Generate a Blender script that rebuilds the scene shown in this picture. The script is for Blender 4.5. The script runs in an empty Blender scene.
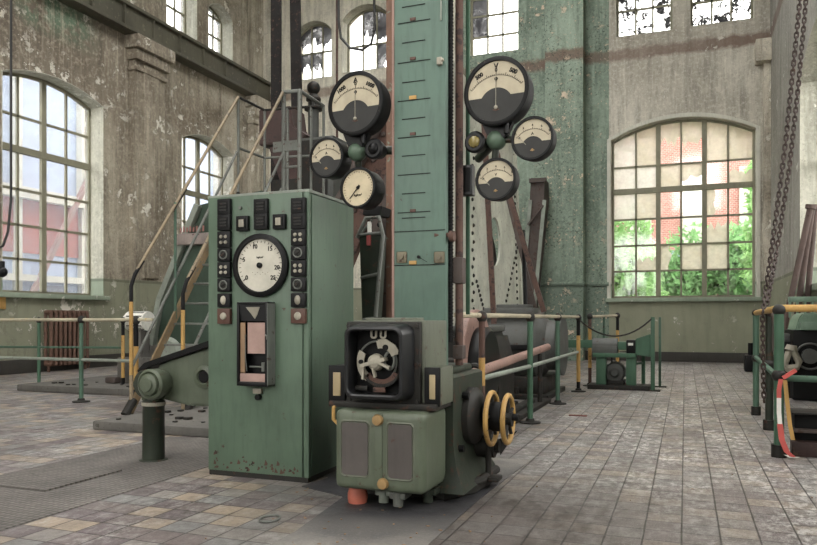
import bpy, bmesh, math, random
from mathutils import Vector as V, Matrix as MX
from mathutils.geometry import tessellate_polygon
random.seed(7)
R=math.radians; PI=math.pi
S=bpy.context.scene; COL=S.collection
# ---------------------------------------------------------------- camera
YAW=R(20.85); F=726.0; H=1.1
cam=bpy.data.cameras.new('camera'); co=bpy.data.objects.new('camera',cam); COL.objects.link(co)
co.location=(0,0,H); co.rotation_euler=(PI/2,0,YAW); cam.sensor_width=36; cam.lens=F/817*36
cam.shift_y=(319-272.5)/817; cam.clip_start=.05; cam.clip_end=300; S.camera=co
CA,SA=math.cos(YAW),math.sin(YAW)
# measured directions of the photograph turned into real places
def W(px,py,Y):
    u=(px-408.5)/F; t=Y/(CA+u*SA); return V((t*(-SA+u*CA),Y,H+t*(319-py)/F))
def WX(px,py,X):
    u=(px-408.5)/F; t=X/(-SA+u*CA); return V((X,t*(CA+u*SA),H+t*(319-py)/F))
def FL(px,py):
    u=(px-408.5)/F; t=H*F/(py-319); return V((t*(-SA+u*CA),t*(CA+u*SA),0))
# ---------------------------------------------------------------- materials
class NT:
    def __init__(s,name):
        s.m=bpy.data.materials.new(name); s.m.use_nodes=True; s.t=s.m.node_tree; s.t.nodes.clear()
        s.out=s.t.nodes.new('ShaderNodeOutputMaterial')
    def n(s,typ,_o=0,**k):
        nd=s.t.nodes.new('ShaderNode'+typ)
        for a,b in k.items():
            if a.startswith('i_'):
                key=a[2:]; key=int(key) if key.isdigit() else key.replace('_',' ')
                s.set(nd.inputs[key],b)
            else: setattr(nd,a,b)
        return nd
    def set(s,sock,b):
        if isinstance(b,bpy.types.NodeSocket): s.t.links.new(b,sock)
        elif isinstance(b,bpy.types.Node): s.t.links.new(b.outputs[0],sock)
        elif isinstance(b,tuple) and len(b)==3 and sock.type=='RGBA': sock.default_value=(*b,1)
        else: sock.default_value=b
    def coord(s,sc=(1,1,1)):
        g=s.n('NewGeometry'); mp=s.n('Mapping'); s.set(mp.inputs[0],g.outputs['Position']); mp.inputs['Scale'].default_value=sc; return mp.outputs[0]
    def ocoord(s,sc=(1,1,1)):
        g=s.n('TexCoord'); mp=s.n('Mapping'); s.set(mp.inputs[0],g.outputs['Object']); mp.inputs['Scale'].default_value=sc; return mp.outputs[0]
    def noise(s,vec,scale,detail=6,rough=.6):
        return s.n('TexNoise',i_Vector=vec,i_Scale=scale,i_Detail=detail,i_Roughness=rough).outputs['Fac']
    def ramp(s,fac,a,b,lo=0.,hi=1.):
        r=s.n('MapRange',i_0=fac,i_1=a,i_2=b,i_3=lo,i_4=hi); return r.outputs[0]
    def mix(s,f,a,b,mode='MIX'):
        m=s.n('Mix',data_type='RGBA',blend_type=mode)
        s.set(m.inputs[0],f); s.set(m.inputs[6],a); s.set(m.inputs[7],b); return m.outputs[2]
    def math(s,op,a,b=0.):
        m=s.n('Math',operation=op); s.set(m.inputs[0],a); s.set(m.inputs[1],b); return m.outputs[0]
    def bsdf(s,col,rough=.6,metal=0.,bump=None,bs=.2,dist=.01,spec=.5):
        p=s.n('BsdfPrincipled'); s.set(p.inputs['Base Color'],col); s.set(p.inputs['Roughness'],rough); s.set(p.inputs['Metallic'],metal)
        s.set(p.inputs['Specular IOR Level'],spec)
        if bump is not None:
            b=s.n('Bump',i_Strength=bs,i_Distance=dist); s.set(b.inputs['Height'],bump); s.set(p.inputs['Normal'],b.outputs[0])
        s.t.links.new(p.outputs[0],s.out.inputs[0]); return s.m
def lin(r,g,b):
    f=lambda c:(c/255/12.92) if c/255<=.04045 else ((c/255+.055)/1.055)**2.4
    x=(f(r),f(g),f(b)); L=.3*x[0]+.55*x[1]+.15*x[2]
    return tuple(L+(c-L)*SAT for c in x)
SAT=.72
def dk(c,k): return tuple(x*k for x in c)
_mc={}
def paint(name,col,rust=.25,rough=.5,metal=0.,rcol=lin(70,44,30),sc=1.,grime=.45,spec=.4):
    if name in _mc: return _mc[name]
    col=dk(col,.8); t=NT(name); c=t.ocoord()
    n1=t.noise(c,2.2*sc,8,.65); n2=t.noise(c,14*sc,8,.7); n3=t.noise(t.ocoord((9,9,1.2)),3*sc,6)
    a=t.mix(t.ramp(n1,.3,.72),dk(col,1-grime),dk(col,1.12))
    a=t.mix(t.ramp(n3,.5,.8,0,.5),a,dk(col,.45))
    a=t.mix(t.ramp(n2,.68-rust*.3,.74-rust*.3),a,rcol) if rust>0 else a
    _mc[name]=t.bsdf(a,t.ramp(n1,.3,.7,rough-.1,rough+.15),metal,n2,.25,.004,spec=spec)
    return _mc[name]
def plain(name,col,rough=.5,metal=0.,spec=.5):
    if name in _mc: return _mc[name]
    t=NT(name); n=t.noise(t.ocoord(),9,5)
    _mc[name]=t.bsdf(t.mix(t.ramp(n,.3,.7),dk(col,.8),dk(col,1.1)),rough,metal,spec=spec); return _mc[name]

cab_g=paint('cabinet_green',lin(86,114,90),.16,.42,grime=.22)
mac_g=paint('machine_green',lin(94,106,82),.2,.42,grime=.35)
mac_d=paint('dark_machine_green',lin(50,60,46),.35,.45,grime=.5,spec=.3)
col_g=paint('column_teal',lin(86,120,104),.02,.5,grime=.18)
rail_g=paint('rail_green',lin(70,112,88),.2,.5,grime=.3)
brt_g=paint('bright_green',lin(62,112,82),.1,.5,grime=.3)
yel=paint('yellow_paint',lin(216,160,20),.22,.5)
cream=paint('cream_rail',lin(190,176,140),.3,.55)
rust=paint('rust_brown',lin(104,70,56),.5,.75,rcol=lin(50,34,30))
dust=paint('dusty_brown_steel',lin(92,78,72),.4,.75)
stl=paint('grey_steel',lin(122,126,118),.3,.5,metal=.2)
mg2=paint('faded_machine_green',lin(108,114,94),.25,.45,grime=.35)
platep=paint('pale_plate_paint',lin(214,216,196),.3,.6,rcol=lin(120,104,86))
pale=paint('pale_green_steel',lin(150,160,145),.25,.65,rcol=lin(88,74,60))
blk=paint('black_paint',lin(20,20,22),.08,.45,grime=.3,spec=.18,rcol=lin(80,66,54))
blk2=plain('black_bakelite',lin(16,16,18),.35,spec=.2)
blu=plain('blue_black_metal',lin(34,35,38),.35,.3)
dgrey=paint('dark_grey_iron',lin(48,46,42),.35,.55,spec=.25)
grey=paint('machine_grey',lin(92,94,90),.25,.5)
salm=paint('salmon_pipe',lin(176,132,116),.3,.6)
conc=paint('concrete',lin(112,108,102),.3,.9,rcol=lin(70,66,60))
rad=paint('radiator_brown',lin(128,88,68),.35,.6)
brown=paint('brown_module',lin(98,58,40),.1,.5)
dialc=plain('dial_cream',lin(178,164,132),.6)
dialw=plain('dial_white',lin(186,180,162),.6)
dialy=plain('dial_yellowed',lin(190,172,132),.6)
maskg=plain('dial_mask_grey',lin(54,54,53),.6,spec=.2)
ink=plain('ink_black',lin(20,20,21),.6,spec=.15)
brass=paint('aged_brass',lin(178,136,60),.2,.45,metal=.3)
bone=paint('bone_grey_metal',lin(178,170,148),.15,.55)
woodm=paint('wooden_strip',lin(170,130,84),.1,.7)
paper=plain('chart_paper',lin(164,128,116),.8)
white=plain('white_plastic',lin(222,220,210),.5)
redm=plain('red_plastic',lin(196,70,46),.5)
orange=plain('orange_rubber',lin(190,84,50),.6)
cable=plain('cable_rubber',lin(28,27,27),.6)
greenlight=paint('light_green_housing',lin(130,168,140),.1,.4)
cream_box=paint('cream_lamp_glass',lin(196,170,112),.1,.5)
gl=NT('clear_glass'); 
tr=gl.n('BsdfTransparent'); gs=gl.n('BsdfGlossy',i_Roughness=.06); mxs=gl.n('MixShader'); gl.set(mxs.inputs[0],.08)
gl.t.links.new(tr.outputs[0],mxs.inputs[1]); gl.t.links.new(gs.outputs[0],mxs.inputs[2]); gl.t.links.new(mxs.outputs[0],gl.out.inputs[0]); glass=gl.m
def filmglass(name,col,alpha,trans=.6):
    g=NT(name); n=g.noise(g.coord(),3.5,7)
    tr=g.n('BsdfTransparent'); d=g.n('BsdfDiffuse',i_Color=col); tl=g.n('BsdfTranslucent',i_Color=col)
    a=g.n('MixShader'); g.set(a.inputs[0],trans); g.t.links.new(d.outputs[0],a.inputs[1]); g.t.links.new(tl.outputs[0],a.inputs[2])
    b=g.n('MixShader'); g.set(b.inputs[0],g.ramp(n,.3,.7,alpha*.7,min(1,alpha*1.25))); g.t.links.new(tr.outputs[0],b.inputs[1]); g.t.links.new(a.outputs[0],b.inputs[2])
    g.t.links.new(b.outputs[0],g.out.inputs[0]); return g.m
dirty=filmglass('dusty_glass',(.8,.86,.95),.12,.8)
film=filmglass('peeling_film',(.72,.68,.60),.88,.8)
filmw=filmglass('pale_film',(.8,.78,.74),.85,.75)
darkf=filmglass('blackened_paint_film',(.09,.09,.10),.96,.35)
def lacy():
    g=NT('lacy_dark_film'); n=g.noise(g.coord(),5,9,.75)
    tr=g.n('BsdfTransparent'); d=g.n('BsdfDiffuse',i_Color=(.07,.07,.075)); b=g.n('MixShader'); g.set(b.inputs[0],g.ramp(n,.505,.53)); g.t.links.new(tr.outputs[0],b.inputs[1]); g.t.links.new(d.outputs[0],b.inputs[2]); g.t.links.new(b.outputs[0],g.out.inputs[0]); return g.m
lacyf=lacy()
# plaster
def plaster(name,base,dark,lightp,green=lin(146,148,120),dado=2.03,peel=.5,xl=None,yl=None,fine=0.):
    t=NT(name); c=t.coord(); cs=t.coord((1,1,.12)); 
    z=t.n('SeparateXYZ',i_0=c).outputs[2]
    n1=t.noise(c,.55,6,.6); n2=t.noise(cs,4.,8,.7); n3=t.noise(c,3.2,9,.72); n4=t.noise(c,11,6,.7)
    a=t.mix(t.ramp(n1,.32,.68),dark,base)
    if xl is not None: a=t.mix(t.math('MULTIPLY',t.ramp(t.n('SeparateXYZ',i_0=c).outputs[0],xl,xl+.4,1,0),t.ramp(n1,.3,.5,.3,.9)),a,lin(216,210,188))
    if yl is not None: a=t.mix(t.math('MULTIPLY',t.ramp(t.n('SeparateXYZ',i_0=c).outputs[1],yl,yl+3),t.ramp(n1,.35,.55,.1,.85)),a,lin(212,204,182))
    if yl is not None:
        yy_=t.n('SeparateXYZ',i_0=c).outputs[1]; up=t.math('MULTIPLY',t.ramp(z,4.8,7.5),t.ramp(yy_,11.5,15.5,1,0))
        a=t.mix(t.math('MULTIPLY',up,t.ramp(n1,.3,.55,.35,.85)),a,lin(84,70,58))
        gp=t.math('MULTIPLY',t.math('MULTIPLY',t.ramp(z,7.0,7.4),t.ramp(yy_,10.6,11.2)),t.math('MULTIPLY',t.ramp(yy_,13.2,12.4),t.ramp(t.noise(c,1.6,5),.42,.52)))
        a=t.mix(t.math('MULTIPLY',gp,.75),a,lin(84,124,96))
    a=t.mix(t.ramp(n2,.46,.66,0,.7),a,dk(dark,.6)); a=t.mix(t.ramp(t.noise(t.coord((1,1,.05)),9.,5,.6),.55,.72,0,.45),a,dk(base,1.35))
    a=t.mix(t.ramp(n4,.5,.62,0,.35),a,dk(base,1.3)); a=t.mix(t.ramp(t.noise(c,24,5,.75),.56,.66,0,.55),a,dk(dark,.5))
    if yl is None:
        zz_=t.math('ADD',z,t.math('MULTIPLY',t.math('SUBTRACT',n3,.5),.35))
        bd=t.math('MULTIPLY',t.math('MULTIPLY',t.ramp(zz_,7.9,8.0),t.ramp(zz_,8.3,8.2)),t.ramp(n1,.3,.55,.35,.8)); a=t.mix(bd,a,lin(112,80,66))
    g=t.mix(t.ramp(n1,.3,.7),dk(green,.72),green); g=t.mix(t.ramp(n2,.5,.8,0,.6),g,dk(green,.5))
    f=t.ramp(z,dado,dado+.02); a=t.mix(f,g,a)
    band=t.math('MULTIPLY',t.ramp(z,dado-.06,dado-.055),t.ramp(z,dado+.0,dado+.005,1,0)); a=t.mix(t.math('MULTIPLY',band,.6),a,dk(green,.4))
    pz=t.math('MULTIPLY',t.ramp(n3,.66-peel*.12,.675-peel*.12),t.ramp(t.noise(c,.9,3),.48,.6))
    a=t.mix(pz,a,lightp)
    if fine>0:
        nf=t.noise(c,13,7,.7); msk=t.ramp(t.noise(c,1.3,4),.42,.58)
        a=t.mix(t.math('MULTIPLY',t.ramp(nf,.6,.62),msk),a,lightp)
        a=t.mix(t.math('MULTIPLY',t.ramp(t.noise(c,17,6,.75),.56,.6,0,.85),t.ramp(t.noise(c,.8,4),.4,.55)),a,dk(dark,.35))
    rim=t.math('MULTIPLY',t.ramp(n3,.63-peel*.12,.66-peel*.12),t.ramp(n3,.68-peel*.12,.66-peel*.12)); a=t.mix(t.math('MULTIPLY',rim,.35),a,dk(dark,.5))
    return t.bsdf(a,.85,0.,t.math('ADD',n3,t.math('MULTIPLY',n4,.4)),.35,.03,spec=.25)
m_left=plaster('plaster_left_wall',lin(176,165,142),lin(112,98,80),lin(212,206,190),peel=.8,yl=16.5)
m_back=plaster('plaster_back_wall',lin(204,198,180),lin(152,144,128),lin(200,194,178),xl=-6.0)
m_right=plaster('plaster_right_wall',lin(165,162,152),lin(132,128,118),lin(205,202,192))
m_green=plaster('green_painted_plaster',lin(138,158,138),lin(100,118,102),lin(206,180,150),green=lin(120,140,122),dado=2.03,peel=.6,fine=1.)
m_reveal=plaster('pale_window_reveal',lin(196,194,176),lin(164,162,142),lin(220,216,204),green=lin(150,166,142))
m_white=paint('whitewashed_frame',lin(216,214,196),.05,.7,grime=.15)
m_sash=paint('khaki_window_sash',lin(150,146,116),.1,.6,grime=.2)
m_beam=paint('crane_beam_steel',lin(104,100,80),.3,.6,rcol=lin(110,104,84),sc=.5)
# floor tiles
def tiles():
    t=NT('quarry_tile_floor'); c=t.coord(); T=.183
    mp=t.n('Mapping',i_0=c); mp.inputs['Scale'].default_value=(1/T,1/T,0); mp.inputs['Location'].default_value=(.087,.2,0)
    fl=t.n('VectorMath',operation='FLOOR'); t.set(fl.inputs[0],mp.outputs[0])
    fr=t.n('VectorMath',operation='FRACTION'); t.set(fr.inputs[0],mp.outputs[0])
    wn=t.n('TexWhiteNoise',noise_dimensions='3D'); s0_=t.n('SeparateXYZ'); t.set(s0_.inputs[0],fl.outputs[0]); cb_=t.n('CombineXYZ',i_0=s0_.outputs[0],i_1=t.math('FLOOR',t.math('ADD',t.math('MULTIPLY',s0_.outputs[1],.5),t.math('MULTIPLY',s0_.outputs[0],.5)))); t.set(wn.inputs[0],cb_.outputs[0])
    wn2=t.n('TexWhiteNoise',noise_dimensions='3D'); t.set(wn2.inputs[0],fl.outputs[0])
    # diagonal run of colours with a random jitter
    sx=t.n('SeparateXYZ'); t.set(sx.inputs[0],fl.outputs[0])
    q=t.math('ADD',t.math('MULTIPLY',wn.outputs[0],.55),t.math('FRACT',t.math('MULTIPLY',t.math('ADD',sx.outputs[0],t.math('MULTIPLY',sx.outputs[1],2.)),.2),0))
    q=t.math('FRACT',q)
    cr=t.n('ValToRGB'); cr.color_ramp.interpolation='CONSTANT'; e=cr.color_ramp.elements
    cols=[(0,lin(160,138,112)),(.2,lin(120,120,120)),(.4,lin(94,78,84)),(.6,lin(132,124,118)),(.8,lin(108,92,92))]
    e[0].position=0; e[0].color=(*cols[0][1],1); e[1].position=cols[1][0]; e[1].color=(*cols[1][1],1)
    for p,cc in cols[2:]:
        k=e.new(p); k.color=(*cc,1)
    t.set(cr.inputs[0],q); a=cr.outputs[0]
    n1=t.noise(c,.8,7,.7); n2=t.noise(c,6,8,.75); n3=t.noise(t.coord((1,.35,1)),2.2,8,.75)
    x=t.n('SeparateXYZ',i_0=c).outputs[0]
    a=t.mix(t.ramp(wn2.outputs[0],0,1,0,.35),a,lin(84,78,74))
    worn=t.ramp(x,-2.2,-.6,.06,.45)
    a=t.mix(worn,a,lin(112,104,102))
    a=t.mix(t.ramp(n2,.42,.75,0,.6),a,dk(lin(100,94,88),.55))
    nf=t.noise(t.coord((1,1.6,1)),38,8,.8); ng=t.noise(c,120,4,.8)
    wk=t.ramp(x,-2.2,-.6,.3,1); a=t.mix(t.math('MULTIPLY',wk,t.ramp(nf,.48,.6,0,.75)),a,lin(58,52,49)); a=t.mix(t.math('MULTIPLY',wk,t.ramp(ng,.5,.64,0,.6)),a,lin(182,176,168))
    a=t.mix(t.math('MULTIPLY',t.math('MULTIPLY',t.ramp(n3,.42,.6),t.ramp(t.noise(t.coord((1,.6,1)),17,8,.8),.47,.58)),t.ramp(x,-2.2,-.6,.5,.95)),a,lin(196,193,188))
    a=t.mix(t.ramp(n1,.5,.75,0,.5),a,lin(70,60,54))
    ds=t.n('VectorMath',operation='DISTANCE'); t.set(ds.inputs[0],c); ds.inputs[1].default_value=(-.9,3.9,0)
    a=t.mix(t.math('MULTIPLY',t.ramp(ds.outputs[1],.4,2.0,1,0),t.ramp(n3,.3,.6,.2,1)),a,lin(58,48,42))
    sp=t.n('SeparateXYZ'); t.set(sp.inputs[0],fr.outputs[0])
    def edge(v): return t.math('MINIMUM',v,t.math('SUBTRACT',1.,v))
    m=t.math('MINIMUM',edge(sp.outputs[0]),edge(sp.outputs[1]))
    g=t.ramp(m,.014,.034,.92,0); a=t.mix(g,a,lin(44,39,36))
    h=t.math('ADD',t.math('MULTIPLY',t.math('SUBTRACT',1.,g),1.),t.math('MULTIPLY',n2,.35))
    rg=t.math('ADD',t.ramp(n2,.3,.7,.3,.55),t.math('MULTIPLY',wn.outputs[0],.08))
    return t.bsdf(a,rg,0.,h,.35,.004,spec=.45)
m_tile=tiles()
def asphalt():
    t=NT('dark_screed'); c=t.coord(); n1=t.noise(c,2.,8,.7); n2=t.noise(c,60,4,.7)
    a=t.mix(t.ramp(n1,.35,.62),lin(66,64,66),lin(128,122,114)); a=t.mix(t.ramp(n2,.5,.7,0,.4),a,lin(150,144,136))
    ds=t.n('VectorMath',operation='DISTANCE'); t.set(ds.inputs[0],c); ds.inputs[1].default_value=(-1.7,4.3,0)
    a=t.mix(t.math('MULTIPLY',t.ramp(ds.outputs[1],.55,1.25,1,0),t.ramp(n1,.25,.5,.55,1)),a,lin(40,39,44))  # screed darkens towards the machine base
    return t.bsdf(a,t.ramp(n1,.3,.7,.45,.8),0.,n2,.4,.004)
m_asph=asphalt()
def ribmat():
    t=NT('ribbed_floor_plate'); c=t.coord(); n1=t.noise(c,2.,8,.7)
    w=t.n('TexWave',wave_type='BANDS',bands_direction='Y',i_Scale=7.5,i_Distortion=.6,i_Detail=2.); t.set(w.inputs[0],c)
    w2=t.n('TexWave',wave_type='BANDS',bands_direction='X',i_Scale=7.5,i_Distortion=.6,i_Detail=2.); t.set(w2.inputs[0],c)
    m=t.math('MULTIPLY',w.outputs[1],w2.outputs[1])
    a=t.mix(t.ramp(n1,.35,.65),lin(88,82,78),lin(132,125,118)); a=t.mix(t.ramp(t.noise(c,30,7,.75),.5,.64,0,.6),a,lin(60,55,52)); a=t.mix(t.ramp(m,.0,.5,.55,0),a,lin(48,44,42))
    return t.bsdf(a,.6,.1,m,.6,.01)
m_rib=ribmat()
def brickm():
    t=NT('red_brick_facade'); b=t.n('TexBrick'); b.inputs['Color1'].default_value=(*lin(190,118,96),1); b.inputs['Color2'].default_value=(*lin(168,96,76),1); b.inputs['Mortar'].default_value=(*lin(205,185,175),1)
    b.inputs['Scale'].default_value=3.2; b.inputs['Mortar Size'].default_value=.015
    g=t.n('NewGeometry'); s=t.n('SeparateXYZ',i_0=g.outputs['Position']); cb=t.n('CombineXYZ',i_0=t.math('ADD',s.outputs[0],s.outputs[1]),i_1=s.outputs[2]); t.set(b.inputs[0],cb.outputs[0])
    return t.bsdf(b.outputs[0],.85)
m_brick=brickm()
m_brick2=paint('deep_red_brick',lin(196,104,82),.1,.8,grime=.25,rcol=lin(150,80,60))
m_clad=paint('blue_grey_cladding',lin(176,196,232),.02,.5,grime=.15)
m_tape_r=plain('red_tape',lin(205,60,48),.4); m_tape_w=plain('white_tape',lin(225,222,214),.4)
def leafm(nm,col):
    t=NT(nm); n=t.noise(t.coord(),2.,4); cc=t.mix(t.ramp(n,.3,.7),dk(col,.6),dk(col,1.3))
    d=t.n('BsdfDiffuse',i_Color=cc); tl=t.n('BsdfTranslucent',i_Color=cc); m=t.n('MixShader'); t.set(m.inputs[0],.4)
    t.t.links.new(d.outputs[0],m.inputs[1]); t.t.links.new(tl.outputs[0],m.inputs[2]); t.t.links.new(m.outputs[0],t.out.inputs[0]); return t.m
m_leaf=leafm('fresh_leaves',lin(168,224,130)); m_leaf2=leafm('darker_leaves',lin(136,200,116))
# ---------------------------------------------------------------- mesh helper
def basis(ax):
    a=V(ax).normalized(); h=V((0,0,1)) if abs(a.z)<.9 else V((1,0,0))
    r=h.cross(a).normalized(); return a,r,a.cross(r)
class MB:
    def __init__(s): s.b=bmesh.new()
    def quadstrip(s,rings,closed=True,caps=True):
        rs=[[s.b.verts.new(p) for p in r] for r in rings]; n=len(rs[0])
        for a,b in zip(rs,rs[1:]):
            for i in range(n if closed else n-1):
                j=(i+1)%n
                try: s.b.faces.new((a[i],a[j],b[j],b[i]))
                except ValueError: pass
        if caps and closed:
            for r,rev in ((rs[0],True),(rs[-1],False)):
                try: s.b.faces.new(r[::-1] if rev else r)
                except ValueError: pass
        return s
    def box(s,x0,x1,y0,y1,z0,z1,bev=0.,seg=2,M=None):
        t=bmesh.new(); bmesh.ops.create_cube(t,size=1)
        bmesh.ops.transform(t,matrix=MX.Translation(((x0+x1)/2,(y0+y1)/2,(z0+z1)/2))@MX.Diagonal((abs(x1-x0),abs(y1-y0),abs(z1-z0),1)),verts=t.verts)
        if bev: bmesh.ops.bevel(t,geom=t.edges[:],offset=bev,segments=seg,affect='EDGES',profile=.6)
        if M: bmesh.ops.transform(t,matrix=M,verts=t.verts)
        s.merge(t); return s
    def merge(s,t):
        me=bpy.data.meshes.new('tmp'); t.to_mesh(me); t.free(); s.b.from_mesh(me); bpy.data.meshes.remove(me)
    def cyl(s,p0,p1,r,r2=None,seg=18,caps=True):
        p0,p1=V(p0),V(p1); r2=r if r2 is None else r2; a,u,w=basis(p1-p0)
        s.quadstrip([[p+(u*math.cos(2*PI*i/seg)+w*math.sin(2*PI*i/seg))*q for i in range(seg)] for p,q in ((p0,r),(p1,r2))],caps=caps); return s
    def tube(s,pts,r,seg=10,closed=False):
        pts=[V(p) for p in pts]; n=len(pts); rings=[]; up=None
        for i,p in enumerate(pts):
            d=(pts[(i+1)%n]-pts[i-1]) if closed else (pts[min(i+1,n-1)]-pts[max(i-1,0)])
            a=d.normalized()
            if up is None: _,u,w=basis(a)
            else:
                u=(up-a*up.dot(a)).normalized(); w=a.cross(u)
            up=u; rings.append([p+(u*math.cos(2*PI*k/seg)+w*math.sin(2*PI*k/seg))*r for k in range(seg)])
        if closed: rings.append(rings[0]); s.quadstrip(rings,caps=False); bmesh.ops.remove_doubles(s.b,verts=s.b.verts,dist=1e-5)
        else: s.quadstrip(rings)
        return s
    def lathe(s,o,ax,prof,seg=32):
        o=V(o); a,u,w=basis(ax)
        s.quadstrip([[o+a*h+(u*math.cos(2*PI*i/seg)+w*math.sin(2*PI*i/seg))*max(r,1e-4) for i in range(seg)] for r,h in prof]); return s
    def torus(s,c,ax,Rr,r,seg=36,rs=10,sx=1.):
        c=V(c); a,u,w=basis(ax)
        t=MB(); t.tube([c+u*Rr*sx*math.cos(2*PI*i/seg)+w*Rr*math.sin(2*PI*i/seg) for i in range(seg)],r,rs,True); s.merge(t.b); return s
    def sphere(s,c,r,sc=(1,1,1),sub=3):
        t=bmesh.new(); bmesh.ops.create_uvsphere(t,u_segments=20,v_segments=12,radius=r); bmesh.ops.transform(t,matrix=MX.Translation(c)@MX.Diagonal((*sc,1)),verts=t.verts); s.merge(t); return s
    def prism(s,poly,vec,bev=0.):
        poly=[V(p) for p in poly]; vec=V(vec); t=bmesh.new()
        a=[t.verts.new(p) for p in poly]; b=[t.verts.new(p+vec) for p in poly]; n=len(a)
        t.faces.new(a); t.faces.new(b[::-1])
        for i in range(n): t.faces.new((a[i],b[i],b[(i+1)%n],a[(i+1)%n]))
        bmesh.ops.recalc_face_normals(t,faces=t.faces)
        if bev: bmesh.ops.bevel(t,geom=t.edges[:],offset=bev,segments=2,affect='EDGES')
        s.merge(t); return s
    def bar(s,p0,p1,w,h,side=None):
        p0,p1=V(p0),V(p1); a=(p1-p0).normalized(); u=V(side) if side else basis(a)[1]; u=(u-a*u.dot(a)).normalized(); k=a.cross(u)
        s.quadstrip([[p+u*w/2*i+k*h/2*j for i,j in ((-1,-1),(1,-1),(1,1),(-1,1))] for p in (p0,p1)]); return s
    def text(s,st,o,size,right=(1,0,0),up=(0,0,1),depth=.002,align='CENTER',bold=0.):
        cu=bpy.data.curves.new('t','FONT'); cu.body=st; cu.size=size; cu.align_x=align; cu.align_y='CENTER'; cu.extrude=depth; cu.offset=bold
        ob=bpy.data.objects.new('t',cu); COL.objects.link(ob)
        dg=bpy.context.evaluated_depsgraph_get(); me=bpy.data.meshes.new_from_object(ob.evaluated_get(dg)); bpy.data.objects.remove(ob); bpy.data.curves.remove(cu)
        r=V(right).normalized(); k=V(up).normalized(); n=r.cross(k)
        M=MX((( r.x,k.x,n.x,o[0]),(r.y,k.y,n.y,o[1]),(r.z,k.z,n.z,o[2]),(0,0,0,1)))
        me.transform(M); s.b.from_mesh(me); bpy.data.meshes.remove(me); return s
    def disc(s,c,r,th=.003,seg=40): return s.cyl(V(c),V(c)+V((0,th,0)),r,seg=seg)
    def build(s,name,mat,parent=None,sharp=.6,fixn=True):
        if fixn: bmesh.ops.recalc_face_normals(s.b,faces=s.b.faces)
        for f in s.b.faces: f.smooth=True
        for e in s.b.edges:
            e.smooth=not(len(e.link_faces)!=2 or e.calc_face_angle(9)>sharp)
        me=bpy.data.meshes.new(name); s.b.to_mesh(me); s.b.free(); me.materials.append(mat)
        o=bpy.data.objects.new(name,me); COL.objects.link(o)
        if parent is not None:
            o.parent=parent
            if parent.type=='EMPTY': o.matrix_parent_inverse=MX.Translation(-parent.location)
        return o
def thing(name,label,cat,loc,group=None):
    o=bpy.data.objects.new(name,None); COL.objects.link(o); o.location=loc; o.empty_display_size=.1
    return tag(o,label,cat,group)
def tag(o,label,cat,group=None):
    o['label']=label; o['category']=cat
    if group: o['group']=group
    return o
def struct(o): o['kind']='structure'; return o
def senv(name,loc=(0,0,0)):
    o=bpy.data.objects.new(name,None); COL.objects.link(o); o.location=loc; o['kind']='structure'; return o
def lab(o,l): o['label']=l; return o
def copy_tree(o,loc,label,parent=None):
    c=o.copy(); COL.objects.link(c)
    if parent is None: c.location=loc; c['label']=label
    else: c.parent=parent
    for ch in list(o.children): copy_tree(ch,None,None,c)
    return c
# ---------------------------------------------------------------- room
XL,XR,YB,ZT,YF=-12.57,1.97,20.,12.4,-6.
MAPS={'back':lambda s_,d,z:V((s_,YB+d,z)),'left':lambda s_,d,z:V((XL-d,s_,z)),'right':lambda s_,d,z:V((XR+d,s_,z))}
def zarch(w,s_):
    s0,s1,zs,zc=w['s0'],w['s1'],w['zs'],w['zc']; hw=(s1-s0)/2; m=(s0+s1)/2; r=zc-zs
    if r<=0: return zs
    Rr=(hw*hw+r*r)/(2*r); return zc-Rr+math.sqrt(max(Rr*Rr-(s_-m)**2,0))
def outline(w,ins=0.,n=14):
    s0,s1=w['s0']+ins,w['s1']-ins
    pts=[(s0,w['z0']+ins),(s1,w['z0']+ins)]
    for i in range(n+1):
        q=s1+(s0-s1)*i/n; pts.append((q,zarch(w,q)-ins))
    return pts
def wall(name,side,rect,wins,mat,th=.55):
    P=MAPS[side]; a0,a1,z0,z1=rect
    loops=[[(a0,z0),(a1,z0),(a1,z1),(a0,z1)]]+[outline(w) for w in wins]
    b=MB(); allp=[p for l in loops for p in l]
    tri=tessellate_polygon([[V((p[0],p[1],0)) for p in l] for l in loops])
    for d in (0,th):
        vs=[b.b.verts.new(P(p[0],d,p[1])) for p in allp]
        for t in tri:
            try: b.b.faces.new([vs[i] for i in t])
            except ValueError: pass
    for l in loops:
        n=len(l)
        for i in range(n):
            p,q=l[i],l[(i+1)%n]; b.b.faces.new([b.b.verts.new(x) for x in (P(p[0],0,p[1]),P(q[0],0,q[1]),P(q[0],th,q[1]),P(p[0],th,p[1]))])
    bmesh.ops.remove_doubles(b.b,verts=b.b.verts,dist=1e-4)
    o=struct(b.build(name,mat)); return o
wl=[dict(s0=10.5,s1=13.17,z0=1.62,zs=6.0,zc=6.27),dict(s0=15.95,s1=18.35,z0=1.62,zs=5.95,zc=6.25),
    dict(s0=15.35,s1=16.62,z0=8.3,zs=10.3,zc=10.6),dict(s0=17.12,s1=18.3,z0=8.3,zs=9.9,zc=10.2)]
wb=[dict(s0=-1.85,s1=1.66,z0=1.64,zs=5.85,zc=6.3)]
def bx(px0,px1,z0,zs,zc):
    a=W(px0,0,YB+.2).x; c=W(px1,0,YB+.2).x; return dict(s0=a,s1=c,z0=z0,zs=zs,zc=zc)
wb+=[bx(298,335,8.55,10.0,10.35),bx(345,391,8.6,10.2,10.6),bx(470,520,8.6,10.3,10.7),bx(616,673,8.58,10.3,10.7),bx(690,754,8.6,10.3,10.7)]
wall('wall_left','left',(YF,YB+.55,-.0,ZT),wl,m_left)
wall('wall_back','back',(XL,XR,0,ZT),wb,m_back)
wr=[dict(s0=11.6,s1=14.9,z0=1.64,zs=5.4,zc=5.9)]
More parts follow.
